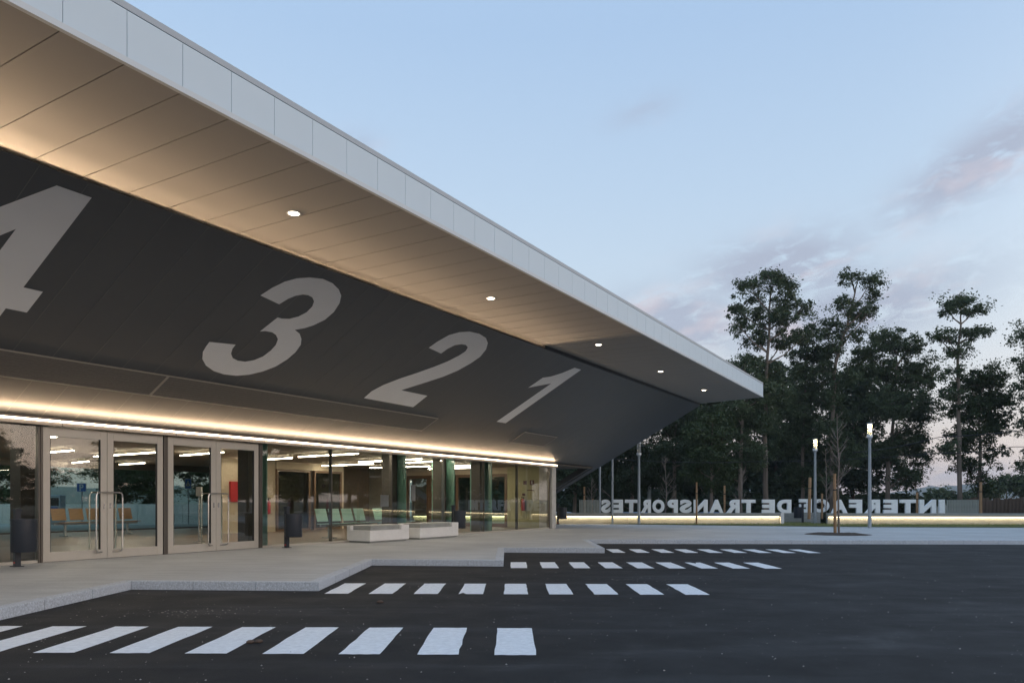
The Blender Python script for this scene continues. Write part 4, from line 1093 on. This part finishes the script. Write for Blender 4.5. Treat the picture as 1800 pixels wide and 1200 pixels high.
ptree('tallest slender eucalyptus right of the roof tip, high open crown', 1346, 52, G0, [(1346, 905), (1345, 800), (1347, 700), (1348, 640), (1352, 580), (1353, 530), (1355, 492)],
      [(1316, 508, 24, 18), (1358, 497, 30, 20), (1385, 525, 24, 18), (1325, 545, 36, 22), (1370, 560, 34, 22), (1405, 545, 22, 16), (1332, 590, 26, 24), (1375, 600, 26, 20), (1296, 540, 14, 12), (1318, 640, 22, 24), (1350, 480, 16, 8), (1390, 500, 16, 12), (1355, 650, 26, 22), (1330, 690, 28, 24), (1370, 700, 28, 24), (1345, 740, 30, 24), (1300, 575, 14, 12), (1415, 590, 16, 14)], 11, r0=.2, dens=.72)
ptree('tall leaning eucalyptus with a forked open top, second from the roof tip', 1462, 53, G0, [(1462, 905), (1464, 800), (1466, 700), (1467, 640), (1478, 600), (1492, 560), (1502, 515), (1508, 490)],
      [(1495, 487, 20, 12), (1527, 497, 20, 16), (1534, 520, 14, 16), (1478, 535, 22, 14), (1512, 545, 24, 16), (1468, 570, 22, 18), (1500, 580, 24, 16), (1462, 612, 22, 18), (1530, 545, 10, 12), (1455, 648, 20, 22), (1478, 660, 24, 20), (1462, 700, 30, 24), (1488, 730, 28, 24), (1455, 760, 30, 24), (1482, 800, 30, 24), (1450, 835, 28, 18), (1450, 590, 14, 12)], 12, r0=.19, dens=.72)
ptree('broad dense dark eucalyptus in the middle of the row', 1560, 54, G0, [(1560, 905), (1562, 820), (1570, 750), (1575, 690), (1575, 620)],
      [(1560, 598, 34, 22), (1595, 610, 30, 22), (1540, 640, 40, 30), (1590, 660, 46, 34), (1625, 660, 22, 30), (1560, 710, 50, 30), (1610, 715, 36, 34), (1600, 770, 40, 30), (1555, 790, 40, 26), (1618, 800, 26, 22), (1595, 840, 34, 22), (1520, 620, 20, 16)], 13, r0=.2, dens=.95)
ptree('thin lone eucalyptus with umbrella top in the sky gap', 1686, 50, G0, [(1688, 905), (1687, 800), (1686, 700), (1686, 620), (1687, 570), (1688, 535)],
      [(1688, 536, 36, 9), (1668, 548, 18, 8), (1708, 548, 20, 8), (1690, 525, 22, 6), (1662, 592, 24, 10), (1706, 585, 26, 9), (1725, 578, 13, 6), (1680, 618, 24, 11), (1670, 655, 20, 12), (1648, 590, 12, 7), (1672, 690, 20, 14), (1665, 790, 18, 14)], 14, r0=.17, dens=.72, clump=.42)
ptree('rounded green eucalyptus behind the thin umbrella topped one', 1722, 51, G0, [(1722, 905), (1721, 800), (1722, 740), (1724, 690)],
      [(1728, 660, 34, 18), (1750, 678, 30, 20), (1700, 675, 28, 20), (1735, 705, 40, 18), (1690, 720, 34, 20), (1760, 700, 18, 14), (1730, 760, 30, 20), (1690, 765, 28, 18), (1745, 800, 16, 20), (1700, 815, 24, 20), (1722, 730, 30, 16), (1728, 850, 20, 22), (1700, 780, 20, 16), (1755, 740, 20, 18)], 15, r0=.15, dens=.85, m='leaf_light')
ptree('eucalyptus cut by the right edge of the picture', 1832, 48, G0, [(1832, 905), (1832, 800), (1830, 700), (1828, 600)],
      [(1800, 588, 18, 14), (1835, 575, 40, 26), (1806, 635, 20, 16), (1840, 650, 44, 30), (1802, 680, 22, 16), (1850, 720, 40, 30), (1800, 740, 10, 10), (1795, 810, 16, 14), (1840, 800, 30, 26)], 16, r0=.2, dens=.8)
ptree('bushy eucalyptus filling the row between the two tallest ones', 1412, 55, G0, [(1412, 905), (1412, 800), (1415, 720), (1418, 640), (1420, 585)],
      [(1420, 585, 20, 18), (1405, 615, 24, 22), (1435, 625, 26, 24), (1410, 660, 34, 26), (1440, 690, 36, 30), (1400, 715, 36, 30), (1435, 750, 44, 30), (1390, 775, 36, 28), (1450, 800, 34, 26), (1405, 830, 30, 22)], 17, r0=.16, dens=.95)
ptree('dark eucalyptus right behind the roof tip', 1300, 50, G0, [(1300, 905), (1302, 800), (1305, 720), (1308, 640)],
      [(1308, 640, 24, 18), (1285, 665, 26, 22), (1325, 680, 30, 26), (1290, 720, 36, 28), (1330, 740, 36, 28), (1275, 760, 36, 26), (1320, 800, 38, 26), (1280, 830, 32, 22), (1345, 690, 20, 20)], 18, r0=.17, dens=1.0)
ptree('fresh green eucalyptus under the slanting roof edge', 1250, 47, G0, [(1250, 905), (1252, 840), (1252, 780), (1254, 730)],
      [(1250, 738, 26, 16), (1232, 765, 26, 20), (1268, 770, 26, 22), (1240, 800, 30, 20), (1270, 815, 24, 18), (1225, 820, 20, 16), (1255, 845, 28, 14)], 19, r0=.14, dens=.9, m='leaf_light')
ptree('shaded eucalyptus left of the fresh green one, below the roof edge', 1185, 53, G0, [(1185, 905), (1186, 820), (1188, 760), (1190, 700)],
      [(1190, 715, 36, 20), (1165, 750, 34, 24), (1210, 755, 34, 24), (1175, 795, 38, 24), (1215, 805, 26, 22), (1150, 820, 30, 20), (1190, 845, 34, 18)], 20, r0=.17, dens=1.0, m='leaf_dark')
ptree('shaded eucalyptus behind the curved old lamp post', 1110, 55, G0, [(1110, 905), (1112, 820), (1114, 760)],
      [(1120, 740, 36, 26), (1090, 780, 36, 26), (1130, 800, 34, 24), (1070, 820, 34, 24), (1110, 845, 34, 20), (1045, 845, 30, 18)], 21, r0=.17, dens=1.0, m='leaf_dark')
ptree('shaded eucalyptus beyond the end of the glazing', 1010, 56, G0, [(1010, 905), (1012, 820), (1014, 750)],
      [(1015, 745, 40, 28), (985, 790, 40, 28), (1035, 800, 34, 26), (1000, 840, 40, 20), (960, 820, 34, 26)], 22, r0=.17, dens=1.0, m='leaf_dark')
ptree('dense eucalyptus standing back behind the pair of lamps', 1500, 62, G0, [(1500, 905), (1500, 800), (1502, 700), (1503, 660)],
      [(1500, 670, 36, 24), (1480, 710, 40, 28), (1525, 715, 40, 28), (1500, 760, 46, 28), (1470, 800, 40, 26), (1535, 805, 40, 26), (1500, 840, 46, 22)], 23, r0=.2, dens=1.0, m='leaf_dark', lsize=.32, clump=.65)
ptree('dense eucalyptus standing back behind the tallest one', 1365, 63, G0, [(1365, 905), (1365, 800), (1366, 700), (1366, 650)],
      [(1365, 660, 34, 24), (1345, 710, 40, 28), (1390, 715, 38, 28), (1360, 760, 46, 28), (1335, 800, 40, 26), (1395, 805, 40, 26), (1360, 845, 46, 20)], 24, r0=.2, dens=1.0, m='leaf_dark', lsize=.32, clump=.65)
ptree('dense eucalyptus standing back left of the roof tip', 1255, 63, G0, [(1255, 905), (1255, 800), (1256, 720)],
      [(1255, 700, 40, 26), (1225, 740, 40, 28), (1285, 745, 40, 28), (1255, 790, 48, 28), (1220, 830, 40, 24), (1290, 835, 40, 22)], 25, r0=.2, dens=1.0, m='leaf_dark', lsize=.32, clump=.65)
ptree('small dark round tree low at the far right', 1768, 88, G0, [(1768, 890), (1768, 860)],
      [(1768, 850, 24, 14), (1790, 846, 22, 14), (1745, 860, 20, 12), (1800, 858, 16, 12), (1725, 864, 16, 10)], 26, r0=.2, dens=1.0, m='leaf', lsize=.4, clump=.7, name='field_tree', group='small trees in the distance')
for k, (px, tp, w) in enumerate([(1640, 862, 10), (1657, 858, 12), (1676, 862, 9), (1702, 864, 12)]):
    ptree(['small dark tree against the far blue hill, left of the gap', 'small dark tree in the middle of the hill view', 'small dark tree just left of the thin lone trunk', 'small dark tree just right of the thin lone trunk'][k], px, 95, G0, [(px, 892), (px, tp)],
          [(px, tp+6, w*.7, 8), (px-w*.4, tp+16, w, 9), (px+w*.4, tp+14, w*.8, 9)], 30+k, r0=.15, dens=.9, m='leaf', lsize=.4, clump=.6, name='field_tree', group='small trees in the distance')
# undergrowth that closes the foot of the wood
mbl = []
rg = random.Random(5)
for q in range(80):
    Xp = rg.uniform(-6, 33); Yp = rg.uniform(56, 68); mbl.append((Xp, Yp, rg.uniform(-.3, 1.4), rg.uniform(1.2, 2.2), 1.4, rg.uniform(.7, 1.5)))
for q in range(46):
    Xp = rg.uniform(-6, 31); Yp = rg.uniform(66, 74); mbl.append((Xp, Yp, rg.uniform(1.5, 6.5), rg.uniform(1.8, 2.8), 1.6, rg.uniform(1.4, 2.2)))
ug = bpy.data.objects.new('undergrowth', leaf_mesh('undergrowth', mbl, 77, .42, .8, 'leaf_dark', .6, .8)); COL.objects.link(ug)
tag(ug, 'dark undergrowth and far leaves closing the foot of the wood', 'undergrowth', kind='stuff')
# dark weathered board fence at the far right
t = thing('board_fence', 'dark weathered board fence behind the right ribbed screen', 'fence', (24.5, 40.2, GZ), -.05)
rg = random.Random(9); pr = [MB().box(.006, .19, 0, .03+.01*q, 0, 2.15+.05*q).build('plank', M['bankwood'], t, loc=(0, 0, 0)) for q in range(3)]
for q in range(3, 90):
    share(pr[q % 3], parent=t, loc=(q*.2, rg.uniform(-.015, .015), rg.uniform(-.06, .03)))
pr[1].location.x = .2; pr[2].location.x = .4
for z in (.4, 1.7): MB().box(0, 18, .06, .12, z, z+.10).build('rail', M['bankwood'], t)
# trees out to the right and behind the hall: real things mirrored in / seen through the glass
srcs = [o for o in COL.objects if o.name.startswith('eucalyptus_tree') and not o.parent]
by = {o['label']: o for o in srcs}
big, mid_, low = by['broad dense dark eucalyptus in the middle of the row'], by['bushy eucalyptus filling the row between the two tallest ones'], by['fresh green eucalyptus under the slanting roof edge']
rg = random.Random(12)
spots = [(41+rg.uniform(-3, 4), y_) for y_ in (52, 49, 46, 43, 40, 37, 34, 31, 28.5, 26, 23.5, 21, 18.5)] + [(50, 16.5), (46, 6.5), (50, 1.5), (54, -4), (58, -19), (55, -25)] + [(56+rg.uniform(-3, 3), y_) for y_ in (50, 44, 38, 32, 27, 22)]
hedge_spots = [(52+rg.uniform(-2, 2), y_) for y_ in (4, 7, 9.5, 12, 14.5, 17, 20, 0, -4, -8, -12)]
for X, Y in hedge_spots:
    dup(low, 'low tree past the right edge, below the sky gap mirrored in the doors', (X, Y, G0), rz=rg.uniform(0, 6.28), scale=(1.6, 1.6, rg.uniform(.62, .76)), group='low trees out past the right edge')
RN = ['dense', 'bushy', 'light green']
for k, (X, Y) in enumerate(spots):
    dup([big, mid_, low][k % 3], RN[k % 3]+' eucalyptus of the row out past the right edge, mirrored in the glazing', (X, Y, G0), rz=rg.uniform(0, 6.28), scale=(1.5, 1.5, rg.uniform(.6, .95)), group='eucalyptus trees out past the right edge')
for k, X in enumerate((-44, -38, -33, -28, -24, -19.5, -15, -11, -7, -3)):
    dup([mid_, low, big][k % 3], 'dark tree behind the hall, seen through the glazing', (X, 50+rg.uniform(-1.5, 3), G0), rz=rg.uniform(0, 6.28), scale=(1.15, 1.15, rg.uniform(.6, .8)), group='trees behind the hall')
# ------------------------------------------------------------------ overhead cables
def cable(label, pts, r=.022):
    P_ = []
    for a, b in zip(pts[:-1], pts[1:]):
        a, b = Vector(a), Vector(b)
        for k in range(8):
            q = a.lerp(b, k/8); f = k/8; q.z -= .25*4*f*(1-f)*.5; P_.append(q)
    P_.append(Vector(pts[-1])); o = MB().tube(P_, r, 5).build('overhead_cable', M['cable'], smooth=True); tag(o, label, 'cable', 'overhead cables')
def pz(px, py, Y): return ((px-900)*Y/1310, Y, 1.25+(880-py)*Y/1310)
cable('higher overhead cable at the right edge of the picture', [pz(1500, 795, 46), pz(1650, 768, 46), pz(1900, 742, 46)])
cable('lower overhead cable at the right edge of the picture', [pz(1650, 796, 46.5), pz(1780, 785, 46.5), pz(1950, 772, 46.5)])
cable('pale overhead cable crossing the dark wood behind the lamps', [pz(1080, 806, 44), pz(1320, 811, 44), pz(1640, 797, 44)], .014)
# ------------------------------------------------------------------ distant hills
def hill(name, Y, x0, x1, prof, seed):
    rs = np.random.RandomState(seed); n = 160; V = []; F = []
    for j in range(7):
        for i in range(n+1):
            X = x0+(x1-x0)*i/n; f = j/6
            h = prof(X)*(1-(1-f)**1.6) + (rs.normal()*2.2 if j > 1 else 0)
            V.append((X, Y + f*Y*.35 + rs.normal()*3, GZ-.5 + max(h, -.4)))
    for j in range(6):
        for i in range(n): F.append((j*(n+1)+i, j*(n+1)+i+1, (j+1)*(n+1)+i+1, (j+1)*(n+1)+i))
    o = MB().add(V, F).build(name, M['hill'], smooth=True); tag(o, kind='structure')
hill('hill', 1100, -900, 1600, lambda X: 27 + 9*math.sin(X/170.+1.2) + 6*math.sin(X/61.), 2)
# thin evening air
hm = bpy.data.materials.new('evening haze'); hm.use_nodes = True; hn = hm.node_tree; hn.nodes.clear()
pv_ = hn.nodes.new('ShaderNodeVolumePrincipled'); pv_.inputs['Density'].default_value = .00035; pv_.inputs['Color'].default_value = (.78, .86, .95, 1)
ho = hn.nodes.new('ShaderNodeOutputMaterial'); hn.links.new(pv_.outputs[0], ho.inputs['Volume'])
tag(MB().box(-1850, 1850, -1850, 1850, GZ-1.6, 62).build('haze', hm), 'thin evening haze', 'haze', kind='stuff')
# ------------------------------------------------------------------ small litter on the asphalt
rg = random.Random(21); mb = MB()
def inpave(x, y): return inside((x, y), poly)
cnt = 0
while cnt < 1000:
    y = rg.uniform(4.2, 21); x = rg.uniform(-.75*y, .75*y)
    if rg.random() > (.25 + .75*math.exp(-((y-8)/6)**2)) or inpave(x, y): continue
    cnt += 1; r = rg.choice([.003, .003, .004, .004, .005, .008]) * rg.uniform(.7, 1.3); a = rg.uniform(0, 6)
    q = [(x+r*math.cos(a+k*1.57)*rg.uniform(.7, 1.3), y+r*math.sin(a+k*1.57)*rg.uniform(.7, 1.3), .001) for k in range(4)]
    mb.add(q+[(x, y, r*.9)], [(0, 1, 4), (1, 2, 4), (2, 3, 4), (3, 0, 4)])
for (cx, cy_, n, sx) in ((-3.55, 8.35, 90, .55), (1.9, 11.9, 60, .9), (2.6, 14.6, 70, 1.2), (-4.6, 6.6, 40, .5)):
    for q in range(n):
        x, y = cx+rg.gauss(0, sx), cy_+rg.gauss(0, .18); r = rg.uniform(.004, .011); a = rg.uniform(0, 6)
        qd = [(x+r*math.cos(a+k*1.57)*rg.uniform(.6, 1.6), y+r*math.sin(a+k*1.57), .001) for k in range(4)]
        mb.add(qd+[(x, y, r*.5)], [(0, 1, 4), (1, 2, 4), (2, 3, 4), (3, 0, 4)])
tag(mb.build('gravel', M['pstone']), 'loose pale grit scattered over the asphalt', 'grit', kind='stuff')
mb = MB()
for cx, cy_ in ((-2.30, 6.55), (-2.235, 6.58)):
    vs = []; seg = 10
    mb.lathe([(.001, 0), (.032, .002), (.036, .013), (.022, .024), (.001, .028)], 9, (cx, cy_, .004))
o = mb.build('clod', M['leaf_litter'], smooth=False); tag(o, 'brown clod lying at the edge of a bar of the nearest zebra crossing', 'clod')
for (x, y, lab) in ((-1.62, 9.15, 'small brown clod below the second kerb step'),):
    o = MB().lathe([(.001, 0), (.04, .002), (.045, .015), (.02, .03), (.001, .032)], 8, (x, y, .001)).build('clod', M['leaf_litter']); tag(o, lab, 'clod')
print('leaves', NLEAF[0])
